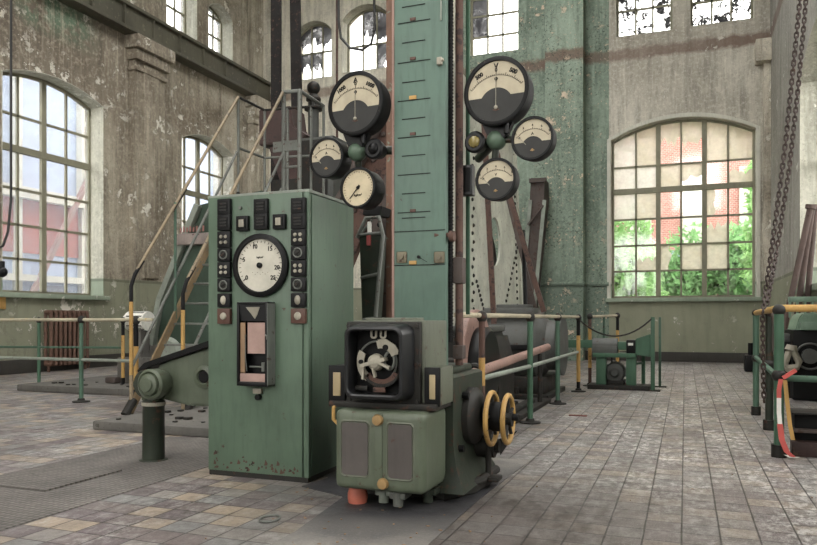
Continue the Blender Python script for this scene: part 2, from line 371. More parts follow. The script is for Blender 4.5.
wall('wall_right','right',(YF,YB+.55,0,ZT),wr+[dict(s0=5.2+i*-3.7,s1=8.+i*-3.7,z0=1.64,zs=5.4,zc=5.9) for i in range(3)],m_right)
wf=[dict(s0=-11.5+i*3.6,s1=-8.7+i*3.6,z0=1.64,zs=5.9,zc=6.3) for i in range(3)]+[dict(s0=-11.5+i*3.6,s1=-8.7+i*3.6,z0=7.6,zs=10.6,zc=11.) for i in range(4)]
MAPS['front']=lambda s_,d,z:V((s_,YF-d,z))
wall('wall_front','front',(XL,XR+.6,0,ZT),wf,m_back)  # unseen wall with open arches, added to cut light from the rear
b=MB(); b.box(XL-.5,XR+2.5,YF,YB+.55,-.2,0); struct(b.build('floor',m_tile))
# green painted bay of the back wall: painted skin with the window hole
gx0,gx1=W(458,0,YB).x,W(609,0,YB).x
def wallskin(name,side,rect,wins,mat):
    P=MAPS[side]; a0,a1,z0,z1=rect; loops=[[(a0,z0),(a1,z0),(a1,z1),(a0,z1)]]+[outline(w) for w in wins]
    b=MB(); allp=[p for l in loops for p in l]; tri=tessellate_polygon([[V((p[0],p[1],0)) for p in l] for l in loops])
    for d in (-.02,0):
        vs=[b.b.verts.new(P(p[0],d,p[1])) for p in allp]
        for t in tri:
            try: b.b.faces.new([vs[i] for i in t])
            except ValueError: pass
    return struct(b.build(name,mat))
wallskin('trim_1','back',(gx0,gx1,0,ZT),[wb[3]],m_green)
# pilaster in the green bay
p0,p1=W(545,0,19.45).x,W(583,0,19.45).x
b=MB(); b.box(p0,p1,19.45,20,0,ZT); struct(b.build('trim_2',m_green))
b=MB(); b.box(p0-.04,p1+.04,19.4,19.98,1.98,2.08,.015); b.box(p1+.04,gx1,19.93,19.985,1.98,2.08); struct(b.build('trim_3',m_green))
# corner pilaster right and darker band
b=MB(); b.box(XR-.16,XR,19.8,20,0,8.0); b.box(XR-.35,XR,19.6,20,7.4,7.95,.03); struct(b.build('trim_4',m_left))
# left wall pilasters with capitals
def pil(n,y0,y1):
    b=MB(); b.box(XL,XL+.2,y0,y1,0,7.35); 
    b.box(XL,XL+.25,y0+.25,y1-.25,2.1,7.3,.02)
    b.box(XL,XL+.27,y0-.05,y1+.05,7.1,7.2,.02); b.box(XL,XL+.32,y0-.08,y1+.08,7.35,7.6,.03); b.box(XL,XL+.42,y0-.16,y1+.16,7.6,7.92,.04)
    struct(b.build(n,m_left))
pil('trim_5',14.0,15.05); pil('trim_6',19.1,19.98); pil('trim_7',7.6,8.7)
# crane runway beam on the left wall
b=MB(); b.box(XL,XL+.26,YF,19.98,8.0,8.5); b.box(XL,XL+.36,YF,19.98,7.92,8.0,.01); b.box(XL,XL+.36,YF,19.98,8.48,8.56,.01); b.box(XL+.1,XL+.2,YF,19.98,8.56,8.64)
for i in range(24): b.box(XL+.26,XL+.34,YF+.5+i,YF+.53+i,8.0,8.48)
struct(b.build('trim_8',m_beam))
# dado kerbs
for nm,bb in (('baseboard_left',(XL,XL+.05,YF,20,0,.28)),('baseboard_back',(XL,XR,19.93,20,0,.25)),('baseboard_right',(XR-.05,XR,YF,20,0,.25))):
    b=MB(); b.box(*bb,.01); struct(b.build(nm,paint('dark_skirting',lin(72,68,62),.2,.7)))
# unseen roof slab with a long slot, added to tune the sky light
b=MB(); b.box(XL-.5,-7.4,YF,YB+.5,ZT,ZT+.2); b.box(-2.2,XR+.5,YF,YB+.5,ZT,ZT+.2); b.box(-8.6,-1.0,16.5,YB+.5,ZT,ZT+.2); struct(b.build('ceiling',m_right))
# reveal lining + window frames
wn=[0]
def jag(x0,x1,z,amp,n=7):
    return [(x0+(x1-x0)*i/n,z+random.uniform(-amp,amp)) for i in range(n+1)]
def window(side,w,cols,rows,thickc=(),thickr=(),depth=.36,fw=.07,bar=.05,kinds=None,lining=True,sashm=m_sash):
    wn[0]+=1; P=MAPS[side]; root=senv('window_%d'%wn[0],P((w['s0']+w['s1'])/2,0,w['z0']))
    o0=outline(w,0); 
    if lining:
        i0=outline(w,.012); b=MB(); n=len(o0)
        for i in range(n):
            j=(i+1)%n; q=[P(i0[i][0],-.015,i0[i][1]),P(i0[j][0],-.015,i0[j][1]),P(i0[j][0],depth,i0[j][1]),P(i0[i][0],depth,i0[i][1])]
            q2=[P(o0[i][0],-.015,o0[i][1]),P(o0[j][0],-.015,o0[j][1]),P(o0[j][0],depth,o0[j][1]),P(o0[i][0],depth,o0[i][1])]
            b.quadstrip([q,q2])
        b.build('reveal_lining',m_reveal,root)
    def ring(ins0,ins1,d0,d1,b):
        A,B=outline(w,ins0),outline(w,ins1); n=len(A)
        for i in range(n):
            j=(i+1)%n
            b.quadstrip([[P(A[i][0],d0,A[i][1]),P(B[i][0],d0,B[i][1]),P(B[i][0],d1,B[i][1]),P(A[i][0],d1,A[i][1])],[P(A[j][0],d0,A[j][1]),P(B[j][0],d0,B[j][1]),P(B[j][0],d1,B[j][1]),P(A[j][0],d1,A[j][1])]])
    b=MB(); ring(.0,fw,depth,depth+.08,b); b.build('window_frame',sashm,root)
    # sill
    b=MB(); e=[P(w['s0']-.12,-.1,w['z0']-.09),P(w['s1']+.12,depth,w['z0']+.012)]
    lo=[min(e[0][k],e[1][k]) for k in range(3)]; hi=[max(e[0][k],e[1][k]) for k in range(3)]
    if w['z0']<8: b.box(lo[0],hi[0],lo[1],hi[1],lo[2],hi[2],.01); b.build('window_sill',m_reveal,root)
    s0,s1=w['s0']+fw,w['s1']-fw; z0=w['z0']+fw
    cs=[s0+(s1-s0)*i/cols for i in range(cols+1)]
    def bx_(a0,a1,b0,b1,d0,d1,mb):
        A,B=P(a0,d0,b0),P(a1,d1,b1); mb.box(min(A.x,B.x),max(A.x,B.x),min(A.y,B.y),max(A.y,B.y),b0,b1)
    m1,m2=MB(),MB()
    for i,c in enumerate(cs[1:-1],1):
        t=i in thickc; h=.06 if t else bar/2; bx_(c-h,c+h,z0,zarch(w,c)-fw*.6,depth-.02 if t else depth+.01,depth+.06,m1)
    for i,z in enumerate(rows):
        t=i in thickr; h=.07 if t else bar/2; bx_(s0,s1,z-h,z+h,depth-.03 if t else depth+.01,depth+.06,m2)
    m1.build('mullion',sashm,root); m2.build('glazing_bar',sashm,root)
    zz=[z0]+list(rows)+[None]
    g=MB(); films={}
    k=0
    for r in range(len(zz)-1):
        for c in range(cols):
            a,e=cs[c],cs[c+1]; za=zz[r]; top=[(a+(e-a)*q/4, (zarch(w,a+(e-a)*q/4)-fw) if zz[r+1] is None else zz[r+1]) for q in range(5)]
            poly=[(a,za),(e,za)]+top[::-1]
            kd=kinds(r,c) if kinds else 'clear'
            vec=P(0,.004,0)-P(0,0,0); dd=depth+.04
            if kd!='open': g.prism([P(x,dd,z) for x,z in poly],vec)
            if kd=='open' or kd=='clear': continue
            key,mode=kd.split('_') if '_' in kd else (kd,'full')
            zt=min(top[0][1],top[-1][1]); hgt=zt-za
            if mode=='full': pp=poly
            elif mode=='top':
                zc=za+hgt*random.uniform(.3,.6); pp=jag(a,e,zc,hgt*.2)+top[::-1]
            elif mode=='low':
                zc=za+hgt*random.uniform(.4,.8); pp=[(a,za),(e,za)]+jag(e,a,zc,hgt*.18)
            else:
                xc=a+(e-a)*random.uniform(.4,.7); pp=[(a,za)]+[(xc+random.uniform(-.06,.06),za+hgt*q/5) for q in range(6)]+[(a,zt)]
            films.setdefault(key,MB()).prism([P(x,dd-.012,z) for x,z in pp],vec)
    g.build('pane',dirty if side=='left' else glass,root)
    mm={'film':film,'pale':filmw,'dark':darkf,'lace':lacyf}
    for key,mb in films.items():
        mb.build('peeling_film',mm[key],root)
rws=[2.42,3.13,3.84,4.62,5.42]
def k_left(r,c):
    return 'clear'
window('left',wl[0],4,[2.35,3.06,3.8,4.62,5.32],(2,),(3,),kinds=k_left)
window('left',wl[1],4,[2.35,3.06,3.8,4.62,5.32],(2,),(3,),kinds=k_left)
window('left',wl[2],3,[8.9,9.5,10.1],(),(),kinds=k_left)
window('left',wl[3],3,[8.85,9.4,9.95],(),(),kinds=k_left)
big={5:['pale_full','film_full','film_top','film_top','film_full','film_full'],4:['pale_full','pale_full','film_full','film_top','clear','film_low'],
     3:['pale_full','film_full','clear','clear','film_side','clear'],2:['clear','clear','clear','clear','film_low','clear'],
     1:['clear','film_low','film_side','film_full','film_full','clear'],0:['clear']*6}
window('back',wb[0],6,[2.37,3.05,3.75,4.5,5.15],(2,4),(3,),depth=.2,kinds=lambda r,c:big[r][c])
def k_dark(r,c):
    return random.choice(['dark_top','dark_top','dark_full','clear','dark_side','dark_low','clear'] if r>0 else ['dark_top','clear','dark_top','clear','clear'])
window('back',wb[1],3,[9.45],(),(),depth=.25,kinds=lambda r,c:{0:['dark_top','dark_top','clear'],1:['dark_top','dark_top','dark_top']}[r][c])
window('back',wb[2],3,[9.5],(),(),depth=.35,kinds=lambda r,c:{0:['clear','clear','dark_side'],1:['clear','dark_top','dark_top']}[r][c])
window('back',wb[3],3,[9.2,9.8,10.3],(),(),depth=.25,kinds=lambda r,c:'dark_full' if (c==0 and r>0) else 'clear')
window('back',wb[4],3,[9.35,9.9],(),(),depth=.25,kinds=lambda r,c:'lace_full')
window('back',wb[5],3,[9.3,9.9],(),(),depth=.25,kinds=lambda r,c:'lace_full')
window('right',wr[0],6,[2.4,3.1,3.9,4.6],(3,),(2,),depth=.3)
# white plaster surround of the big back window
b=MB(); w=wb[0]; A=outline(w,0); Bq=outline(dict(s0=w['s0']-.09,s1=w['s1']+.09,z0=w['z0']-.0,zs=w['zs']+.03,zc=w['zc']+.1),0); n=len(A)
for i in range(1,n-1):
    j=i+1; b.quadstrip([[V((A[i][0],19.95,A[i][1])),V((Bq[i][0],19.95,Bq[i][1])),V((Bq[i][0],20,Bq[i][1])),V((A[i][0],20,A[i][1]))],[V((A[j][0],19.95,A[j][1])),V((Bq[j][0],19.95,Bq[j][1])),V((Bq[j][0],20,Bq[j][1])),V((A[j][0],20,A[j][1]))]])
b.quadstrip([[V((A[0][0],19.95,A[0][1])),V((Bq[0][0],19.95,A[0][1])),V((Bq[0][0],20,A[0][1])),V((A[0][0],20,A[0][1]))],[V((A[-1][0],19.95,A[-1][1])),V((Bq[-1][0],19.95,Bq[-1][1])),V((Bq[-1][0],20,Bq[-1][1])),V((A[-1][0],20,A[-1][1]))]])
struct(b.build('trim_9',m_white))
# floor inlays
b=MB(); b.box(-4.5,-3.32,-1,5.55,0,.004); struct(b.build('floor_ribbed_strip',m_rib))
b=MB(); b.prism([(-1.91,-1,0),(-1.15,-1,0),(-1.17,4.3,0),(-1.12,5.6,0),(-3.3,5.6,0),(-3.3,5.05,0),(-2.3,4.5,0),(-2.35,4.2,0),(-1.97,4.05,0),(-1.88,3.3,0)],(0,0,.005)); struct(b.build('floor_dark_screed',m_asph))
b=MB(); b.box(-4.42,-3.79,3.48,4.15,.004,.016); tag(b.build('hatch_cover',m_rib),'thin steel hatch cover let into the ribbed floor strip at lower left','hatch')
# ---------------------------------------------------------------- outside
b=MB(); b.box(-60,60,-20,90,-.6,-.25); struct(b.build('ground_outside',paint('outside_paving',lin(170,168,160),.1,.9)))
bd=thing('brick_building','red brick building with blue-grey upper storey beyond the left windows','building',(-20,16,0))
b=MB(); b.box(-24,-19.6,6,40,3.2,5.3); b.build('brick_wall',m_brick2,bd)
b=MB(); b.box(-24,-19.7,6,40,5.3,12.5); b.box(-24,-19.65,6,40,-.3,3.2); b.build('upper_storey',m_clad,bd)
for i in range(8):
    b=MB(); b.box(-19.7,-19.45,14.2+i*2.6,14.4+i*2.6,-.2,12.3); lab(b.build('pier',m_white,bd),'white vertical pier')
b=MB(); b.box(-19.6,-19.3,6,40,4.9,5.25); b.box(-19.6,-19.3,6,40,2.3,2.5); b.build('string_course',m_white,bd)
b=MB(); b.bar((-19.3,17,1.5),(-19.3,21,8.5),.15,.15); b.bar((-19.3,20,9),(-19.3,25,4),.15,.15); b.build('brace',salm,bd)
b=MB(); 
for i in range(7): b.box(-19.68,-19.55,14.9+i*2.6,16.2+i*2.6,.4,2.2)
b.build('window_band',plain('dark_pane',lin(110,120,140),.2),bd)
bb=thing('brick_house','red brick house with white window bands behind the trees','building',(0,30,0))
b=MB(); b.box(-12,9,33,38,-.3,12); b.build('brick_wall',m_brick,bb)
for i in range(7):
    f=MB(); x=-8.9+i*2.2; f.box(x,x+.95,32.85,33.02,3.3,7.4); f=f.build('window',m_white,bb)
b=MB(); b.box(-12,9,32.8,33.02,3.0,4.0); b.build('pale_band',m_clad,bb)
b=MB(); b.box(-12.3,9.3,32.5,38.2,12,12.4); b.build('roof_edge',m_clad,bb)
def bush(name,c,r,n,mat,label,seed,trunk=1.):
    rnd=random.Random(seed); t=thing(name,label,'tree',(c[0],c[1],-.25),'bushy trees outside the back window')
    b=MB()
    lobes=[(V(c)+V((rnd.uniform(-.6,.6)*r[0],rnd.uniform(-.5,.5)*r[1],rnd.uniform(-.6,.6)*r[2])),rnd.uniform(.35,.6)) for _ in range(14)]
    for _ in range(n):
        lc,lr=rnd.choice(lobes); d=V((rnd.gauss(0,1),rnd.gauss(0,1),rnd.gauss(0,1))).normalized()*rnd.uniform(.6,1.)*lr
        p=lc+V((d.x*r[0],d.y*r[1],d.z*r[2])); a=V((rnd.gauss(0,1),rnd.gauss(0,1),rnd.gauss(0,1))).normalized(); k=a.orthogonal().normalized(); q=a.cross(k); s_=rnd.uniform(.06,.13)
        vs=[b.b.verts.new(p+x) for x in (a*s_*1.5,k*s_*.6,-a*s_*1.5,-k*s_*.6)]; b.b.faces.new(vs)
    b.build('foliage',mat,t,fixn=False)
    m=MB(); m.tube([(c[0],c[1],-.25),(c[0]+.1,c[1],c[2]*.5),(c[0],c[1]+.1,c[2])],.09,8)
    for k in range(4): m.tube([(c[0]+.05,c[1],c[2]*.5),(c[0]+rnd.uniform(-.5,.5)*r[0],c[1],c[2]+rnd.uniform(0,.4)*r[2])],.04,6)
    m.build('trunk',rust,t)
bush('leafy_tree',(-2.2,24.,2.6),(1.7,1.,2.2),8000,m_leaf,'leafy green tree filling the lower left panes of the big back window',1)
bush('leafy_tree',(.6,27.0,2.5),(2.4,1.,2.3),8000,m_leaf2,'darker green tree low in the middle of the big back window',2)
bush('leafy_tree',(2.7,23.6,3.4),(1.5,1.,2.7),8000,m_leaf,'tallest light green tree at the right of the big back window',3)
bush('leafy_tree',(-5.6,26.5,2.3),(1.5,1.,2.0),3000,m_leaf2,'dark green tree outside furthest left, next to the light green one',4)
# ================================================================ control cabinet
Y0=4.3
cb=thing('control_cabinet','tall green control cabinet with a large round pressure dial and rows of switches','cabinet',(-2.755,4.66,0))
b=MB(); b.box(-3.15,-2.36,4.315,5.02,.03,1.95,.008); b.build('body',cab_g,cb)
b=MB(); b.box(-3.155,-2.40,4.3,4.325,.035,1.958,.006); b.build('front_panel',cab_g,cb)
b=MB(); b.box(-2.392,-2.352,4.3,4.33,.035,1.955,.005); b.box(-2.358,-2.35,4.345,5.0,.07,1.94,.003); b.build('side_panel',cab_g,cb)
b=MB(); b.box(-3.16,-2.35,4.30,5.03,1.95,1.972,.006); b.build('top_panel',pale,cb)
b=MB(); b.box(-3.15,-2.36,4.305,5.01,0,.036); b.build('plinth',dgrey,cb)
def mod(px0,px1,py0,py1,kind,mat,name='switch_module'):
    a=W(px0,py0,4.27); e=W(px1,py1,4.27); yf=4.27
    b=MB(); b.box(a.x,e.x,yf,4.302,e.z,a.z,.006); o=b.build(name,mat,cb); cx,cz=(a.x+e.x)/2,(a.z+e.z)/2; w,h=e.x-a.x,a.z-e.z
    if kind=='grid':
        g=MB(); g.box(cx-w*.32,cx+w*.32,yf-.004,yf,cz-h*.32,cz+h*.32)
        g.build('recessed_plate',ink,o); g=MB()
        for i in range(3): g.box(cx-w*.26,cx+w*.26,yf-.008,yf-.003,cz+h*(.2-.2*i)-h*.05,cz+h*(.2-.2*i)+h*.05)
        g.build('contact_bar',dgrey,o)
    if kind=='four':
        for sx in (-1,1):
            for sz in (-1,1):
                g=MB(); g.lathe((cx+sx*w*.18,yf,cz+sz*h*.17),(0,-1,0),[(.0,0),(w*.12,0),(w*.1,.008),(.0,.009)],14); g.build('button',bone,o)
    if kind=='round':
        g=MB(); g.torus((cx,yf-.003,cz),(0,1,0),w*.28,w*.05,20,6); g.build('bezel',stl,o)
        g=MB(); g.lathe((cx,yf,cz),(0,-1,0),[(0,0),(w*.22,0),(w*.2,.006),(0,.007)],16); g.bar((cx-w*.14,yf-.012,cz-h*.1),(cx+w*.14,yf-.012,cz+h*.1),.008,.008); g.build('rotary_knob',dgrey,o)
    if kind=='toggle':
        g=MB(); g.sphere((cx,yf-.002,cz),w*.2,(1,.8,1.5)); g.build('toggle',bone,o)
    if kind=='lamp':
        g=MB(); g.lathe((cx,yf,cz),(0,-1,0),[(0,0),(w*.25,0),(w*.22,.008),(w*.12,.012),(0,.013)],20); lab(g.build('indicator_lamp',bone,o),'round white lamp')
    if kind=='window':
        g=MB(); g.box(cx-w*.34,cx+w*.34,yf-.006,yf,cz-h*.34,cz+h*.34,.004); g.build('inner_frame',ink,o)
        g=MB(); g.box(cx-w*.2,cx+w*.22,yf-.012,yf-.004,cz-h*.26,cz+h*.24,.003); g.build('indicator_window',bone,o)
    for sx in (-1,1):
        for sz in (-1,1): pass
    return o
seq=[(199,214.5,'grid',blk),(215,230,'grid',blk),(231.5,247.5,'four',blk),(248.5,261,'round',blk),(262,277.5,'four',blk),(278.5,291.5,'round',blk),(293.5,307,'toggle',blk),(308.5,324,'lamp',brown)]
for y0,y1,k,m in seq: mod(217,229.6,y0,y1,k,m)
seqr=[(198,213,'grid',blk),(213.5,228.5,'grid',blk),(229.5,245,'four',blk),(246,259.5,'round',blk),(260.5,276,'four',blk),(277.5,291,'round',blk),(293,307,'toggle',blk),(308.5,323.5,'lamp',brown)]
for y0,y1,k,m in seqr: mod(290.5,304.8,y0-0,y1-0,k,m)
for y0,y1 in ((199,213.5),(214,229)): mod(253.4,267,y0,y1,'grid',blk)
mod(235.8,247.5,216,230.5,'window',blk,'lamp_module'); mod(272.3,284.6,214.2,228.6,'window',blk,'lamp_module')
b=MB(); rd=random.Random(12)
for i in range(46):
    x=rd.uniform(-3.12,-2.42); z=.05+abs(rd.gauss(0,.05)); s_=rd.uniform(.004,.014); b.prism([(x-s_,4.2985,z-s_*.6),(x+s_*.8,4.2985,z-s_*.4),(x+s_,4.2985,z+s_*.5),(x-s_*.3,4.2985,z+s_*rd.uniform(.6,2.5))],(0,.0025,0))
o=b.build('paint_chips',rust,cb); o['kind']='stuff'
p=W(240.8,208,4.3); b=MB(); b.cyl((p.x,4.285,p.z),(p.x,4.3,p.z),.012); b.build('lock_button',stl,cb)
# big dial
c=W(257.5,265,4.25); c.y=4.3; RR=.205
b=MB(); b.lathe((c.x,4.302,c.z),(0,-1,0),[(RR+.012,0),(RR+.012,.03),(RR-.006,.042),(RR-.022,.042),(RR-.026,.02),(RR-.026,0)],56); gd=b.build('dial_housing',blk,cb)
b=MB(); b.disc((c.x,4.282,c.z),RR-.026,.01,56); lab(b.build('dial_face',dialw,gd),'off-white dial face')
b=MB()
KA=[218,162,108,55,-8,-40]
for i in range(26):
    a=R(KA[i//5]+(KA[min(5,i//5+1)]-KA[i//5])*(i%5)/5); l=.028 if i%5==0 else .016; r1=RR-.036; hw=.0028 if i%5==0 else .0016
    d=V((math.cos(a),0,math.sin(a))); b.bar(V((c.x,4.281,c.z))+d*(r1-l),V((c.x,4.281,c.z))+d*r1,hw*2,.002,side=(-d.z,0,d.x))
for i in range(6):
    a=R(KA[i]); r1=RR-.07; b.text(str(i*5),(c.x+math.cos(a)*r1,4.281,c.z+math.sin(a)*r1),.042,bold=.0006)
b.text('kg/cm²',(c.x,4.281,c.z+.055),.02); 
for i in range(7): b.box(c.x-.06+i*.02,c.x-.057+i*.02,4.279,4.282,c.z-.05-.012*(i%2),c.z-.047-.012*(i%2))
b.build('scale_marking',ink,gd)
b=MB(); b.lathe((c.x,4.282,c.z),(0,-1,0),[(.019,0),(.019,.016),(.012,.02),(.0,.021)],24); b.build('centre_hub',blk2,gd)
# recorder
a=W(236.5,302,4.2); e=W(267,387,4.2); rc_=[a.x,e.x,e.z,a.z]; w_=e.x-a.x
b=MB(); X0,X1,Z0,Z1=rc_; t_=.018
b.box(X0,X1,4.2,4.3,Z1-.02,Z1,.008); b.box(X0,X1,4.2,4.3,Z0,Z0+.03,.008); b.box(X0,X0+t_,4.2,4.3,Z0,Z1,.006); b.box(X1-t_,X1,4.2,4.3,Z0,Z1,.006); b.box(X0,X1,4.285,4.3,Z0,Z1)
rcd=b.build('recorder_case',blk2,cb)
b=MB(); b.prism([(X0+.018,4.205,Z1-.02),(X1-.018,4.205,Z1-.02),(X1-.018,4.225,Z1-.13),(X0+.018,4.225,Z1-.13)],(0,.008,0)); b.build('top_plate',blu,rcd)
b=MB(); cx=(X0+X1)/2; b.prism([(cx-.05,4.204,Z1-.035),(cx+.06,4.204,Z1-.035),(cx+.035,4.214,Z1-.085),(cx+.015,4.214,Z1-.115),(cx-.01,4.214,Z1-.085)],(0,.006,0)); b.build('torn_label',bone,rcd)
b=MB(); b.box(X0+.02,X0+.055,4.215,4.23,Z0+.09,Z1-.14,.003); b.build('wooden_strip',woodm,rcd)
b=MB(); b.box(X0+.065,X1-.02,4.235,4.245,Z0+.22,Z1-.14); b.build('chart_paper',paper,rcd)
b=MB(); b.box(X0+.02,X1-.02,4.212,4.225,Z0+.03,Z0+.085,.002); b.build('lower_scale',paper,rcd)
b=MB(); b.cyl((X0+.08,4.24,Z0+.13),(X1-.02,4.24,Z0+.13),.006,seg=8); b.cyl((X1-.05,4.24,Z0+.1),(X1-.05,4.24,Z0+.16),.016,seg=12); b.tube([(X0+.07,4.22,Z0+.1),(X0+.06,4.215,Z0+.2),(X0+.062,4.215,Z0+.35)],.003,6); b.build('pen_arm',stl,rcd)
b=MB(); b.box(X1,X1+.004,4.2,4.298,Z0+.01,Z1-.01); b.tube([(X1-.01,4.195,Z0+.35),(X1+.01,4.18,Z0+.34),(X1+.006,4.19,Z0+.32)],.005,8); b.build('latch',stl,rcd)
p=W(257,393,4.27); b=MB(); b.box(p.x-.035,p.x+.03,4.27,4.3,p.z-.005,p.z+.03,.004); b.build('plug_plate',bone,cb)
b=MB(); b.cyl((p.x,4.27,p.z-.03),(p.x,4.3,p.z-.03),.02,seg=14); b.build('plug_socket',ink,cb)
# ================================================================ depth indicator column machine
dm=thing('depth_indicator','tall teal depth indicator column standing on a dark green casting with two glazed front boxes','machine',(-1.62,4.5,0))
b=MB(); b.quadstrip([[(x0,y0,z),(x1,y0,z),(x1,y1,z),(x0,y1,z)] for x0,x1,y0,y1,z in ((-1.96,-1.22,4.12,4.95,.06),(-1.95,-1.24,4.14,4.93,.1),(-1.93,-1.285,4.18,4.89,.2),(-1.93,-1.31,4.2,4.87,.34),(-1.93,-1.31,4.2,4.87,.74),(-1.91,-1.33,4.22,4.85,.757))]); b.box(-1.8,-1.36,4.25,4.8,.75,.80,.02); b.build('base_casting',mac_d,dm)
b=MB(); b.prism([(-1.95,4.15,0),(-1.34,4.15,0),(-1.22,4.4,0),(-1.19,4.82,0),(-1.28,4.92,0),(-1.95,4.92,0)],(0,0,.07),.015); b.tube([(-1.42,4.14,.05),(-1.31,4.25,.06),(-1.22,4.5,.07),(-1.2,4.82,.08)],.03,10); b.build('base_flange',dgrey,dm)
for i,(x,y) in enumerate(((-1.26,4.8),(-1.31,4.36))):
    b=MB(); b.cyl((x,y,.05),(x,y,.15),.03,seg=6); b.cyl((x,y,.15),(x,y,.2),.016); b.build('anchor_bolt',dgrey,dm)
b=MB(); b.cyl((-1.31,4.68,.26),(-1.17,4.68,.26),.075,seg=20); b.cyl((-1.17,4.68,.26),(-1.14,4.68,.26),.04); b.prism([(-1.16,4.7,.3),(-1.04,4.76,.36),(-1.14,4.7,.2)],(0,.01,0)); b.build('bearing_cap',dgrey,dm)
for (y,z) in ((4.4,.62),(4.4,.47),(4.3,.3),(4.55,.47)):
    b=MB(); b.cyl((-1.32,y,z),(-1.27,y,z),.022,seg=8); b.build('bolt',ink,dm)
# drum disc and hand wheels on the right side
b=MB(); b.lathe((-1.32,4.55,.475),(1,0,0),[(.0,0),(.185,0),(.185,.05),(.165,.075),(.1,.1),(.0,.1)],48); b.build('clutch_disc',dgrey,dm)
b=MB(); b.cyl((-1.24,4.55,.475),(-.985,4.55,.475),.022,seg=14); b.cyl((-1.2,4.55,.475),(-1.09,4.55,.475),.095,seg=24); b.build('shaft',ink,dm)
for x,r,nm in ((-1.16,.165,1),(-1.055,.150,2)):
    b=MB(); b.torus((x,4.55,.462),(1,0,0),r,.0165,44,10); hw=b.build('hand_wheel',yel,dm)
    b=MB(); b.cyl((x-.02,4.55,.462),(x+.03,4.55,.462),.045,seg=18)
    for k in range(5):
        a=k*2*PI/5+.4; b.cyl((x,4.55,.462),(x,4.55+math.cos(a)*r,.462+math.sin(a)*r),.012,seg=8)
    b.build('spoke_hub',dgrey,hw)
b=MB(); b.cyl((-1.2,4.62,.06),(-1.2,4.62,.3),.02,seg=10); b.box(-1.25,-1.12,4.55,4.68,.05,.08,.01); b.build('support_foot',dgrey,dm)
# lower double window box
b=MB(); b.box(-1.91,-1.35,3.8,4.2,.115,.575,.045,4); lb=b.build('lower_box',mac_g,dm)
for xa,xb in ((-1.875,-1.68),(-1.585,-1.41)):
    b=MB(); zc_,za,zb=0,.185,.52
    def rr(x0,x1,z0,z1,y,r,n=5):
        pts=[]
        for cx,cz,s0 in ((x1-r,z1-r,0),(x0+r,z1-r,90),(x0+r,z0+r,180),(x1-r,z0+r,270)):
            for k in range(n+1):
                a=R(s0+90*k/n); pts.append(V((cx+r*math.cos(a),y,cz+r*math.sin(a))))
        return pts
    A=rr(xa,xb,za,zb,3.802,.03); Bp=rr(xa+.008,xb-.008,za+.008,zb-.008,3.793,.026); Cc=rr(xa+.016,xb-.016,za+.016,zb-.016,3.802,.022)
    b.quadstrip([A,Bp,Cc],caps=False); b.build('window_rim',mg2,lb)
    b=MB(); b.prism(rr(xa+.016,xb-.016,za+.016,zb-.016,3.796,.022),(0,.004,0)); b.build('mesh_window',paint('dusty_mesh',lin(92,84,80),.2,.35,grime=.4),lb)
b=MB(); b.box(-1.655,-1.605,3.792,3.81,.13,.56,.006); b.build('centre_strip',mac_g,lb)
for z in (.525,.165):
    b=MB(); b.lathe((-1.632 if z>.3 else -1.6,3.81,z),(0,-1,0),[(.032,0),(.034,.02),(.028,.035),(.0,.038)],20); lab(b.build('knob',brass,lb),'brass knob')
b=MB(); b.tube([(-1.94,3.95,.6),(-1.965,3.9,.57),(-1.965,3.9,.5),(-1.93,3.9,.47)],.012,8); b.build('yellow_hook',yel,dm)
b=MB(); b.lathe((-1.83,3.95,.0),(0,0,1),[(.055,0.0),(.06,.03),(.06,.06),(.04,.12)],20); lab(b.build('foot',orange,dm),'orange rubber foot')
for x,m,y in ((-1.66,pale,3.95),(-1.55,stl,3.9),(-1.42,mac_d,4.05)):
    b=MB(); b.cyl((x,y,.02),(x,y,.13),.03,seg=14); b.box(x-.05,x+.05,y-.02,y+.1,.06,.1,.01); b.build('drain_fitting',m,dm)
# upper dial housing
b=MB(); b.box(-1.875,-1.40,3.965,4.36,.60,1.092,.015); uh=b.build('dial_box',mg2,dm)
b=MB(); b.box(-1.80,-1.46,3.99,4.1,1.088,1.108,.006); b.build('top_lid',mg2,uh)
b=MB(); b.box(-1.895,-1.425,3.93,3.97,.595,1.085,.012)
for x in (-1.875,-1.445):
    for z in (.62,.84,1.06): b.cyl((x,3.915,z),(x,3.935,z),.013,seg=8)
b.build('flange',dgrey,uh)
def rrect(x0,x1,z0,z1,y,r,n=6):
    pts=[]
    for cx,cz,s0 in ((x1-r,z1-r,0),(x0+r,z1-r,90),(x0+r,z0+r,180),(x1-r,z0+r,270)):
        for k in range(n+1):
            a=R(s0+90*k/n); pts.append(V((cx+r*math.cos(a),y,cz+r*math.sin(a))))
    return pts
dx0,dx1,dz0,dz1=-1.842,-1.472,.64,1.062
def ins(k,y,r): return rrect(dx0+k,dx1-k,dz0+k,dz1-k,y,r)
b=MB(); b.quadstrip([ins(-.012,3.93,.06),ins(0,3.80,.055),ins(0.006,3.782,.05),ins(.02,3.776,.045),ins(.028,3.784,.04),ins(.03,3.90,.04)],caps=False); b.build('bezel',blu,uh)
b=MB(); b.prism(ins(.02,3.905,.04),(0,.01,0)); b.build('back_plate',ink,uh)
mx,mz=(dx0+dx1)/2,(dz0+dz1)/2
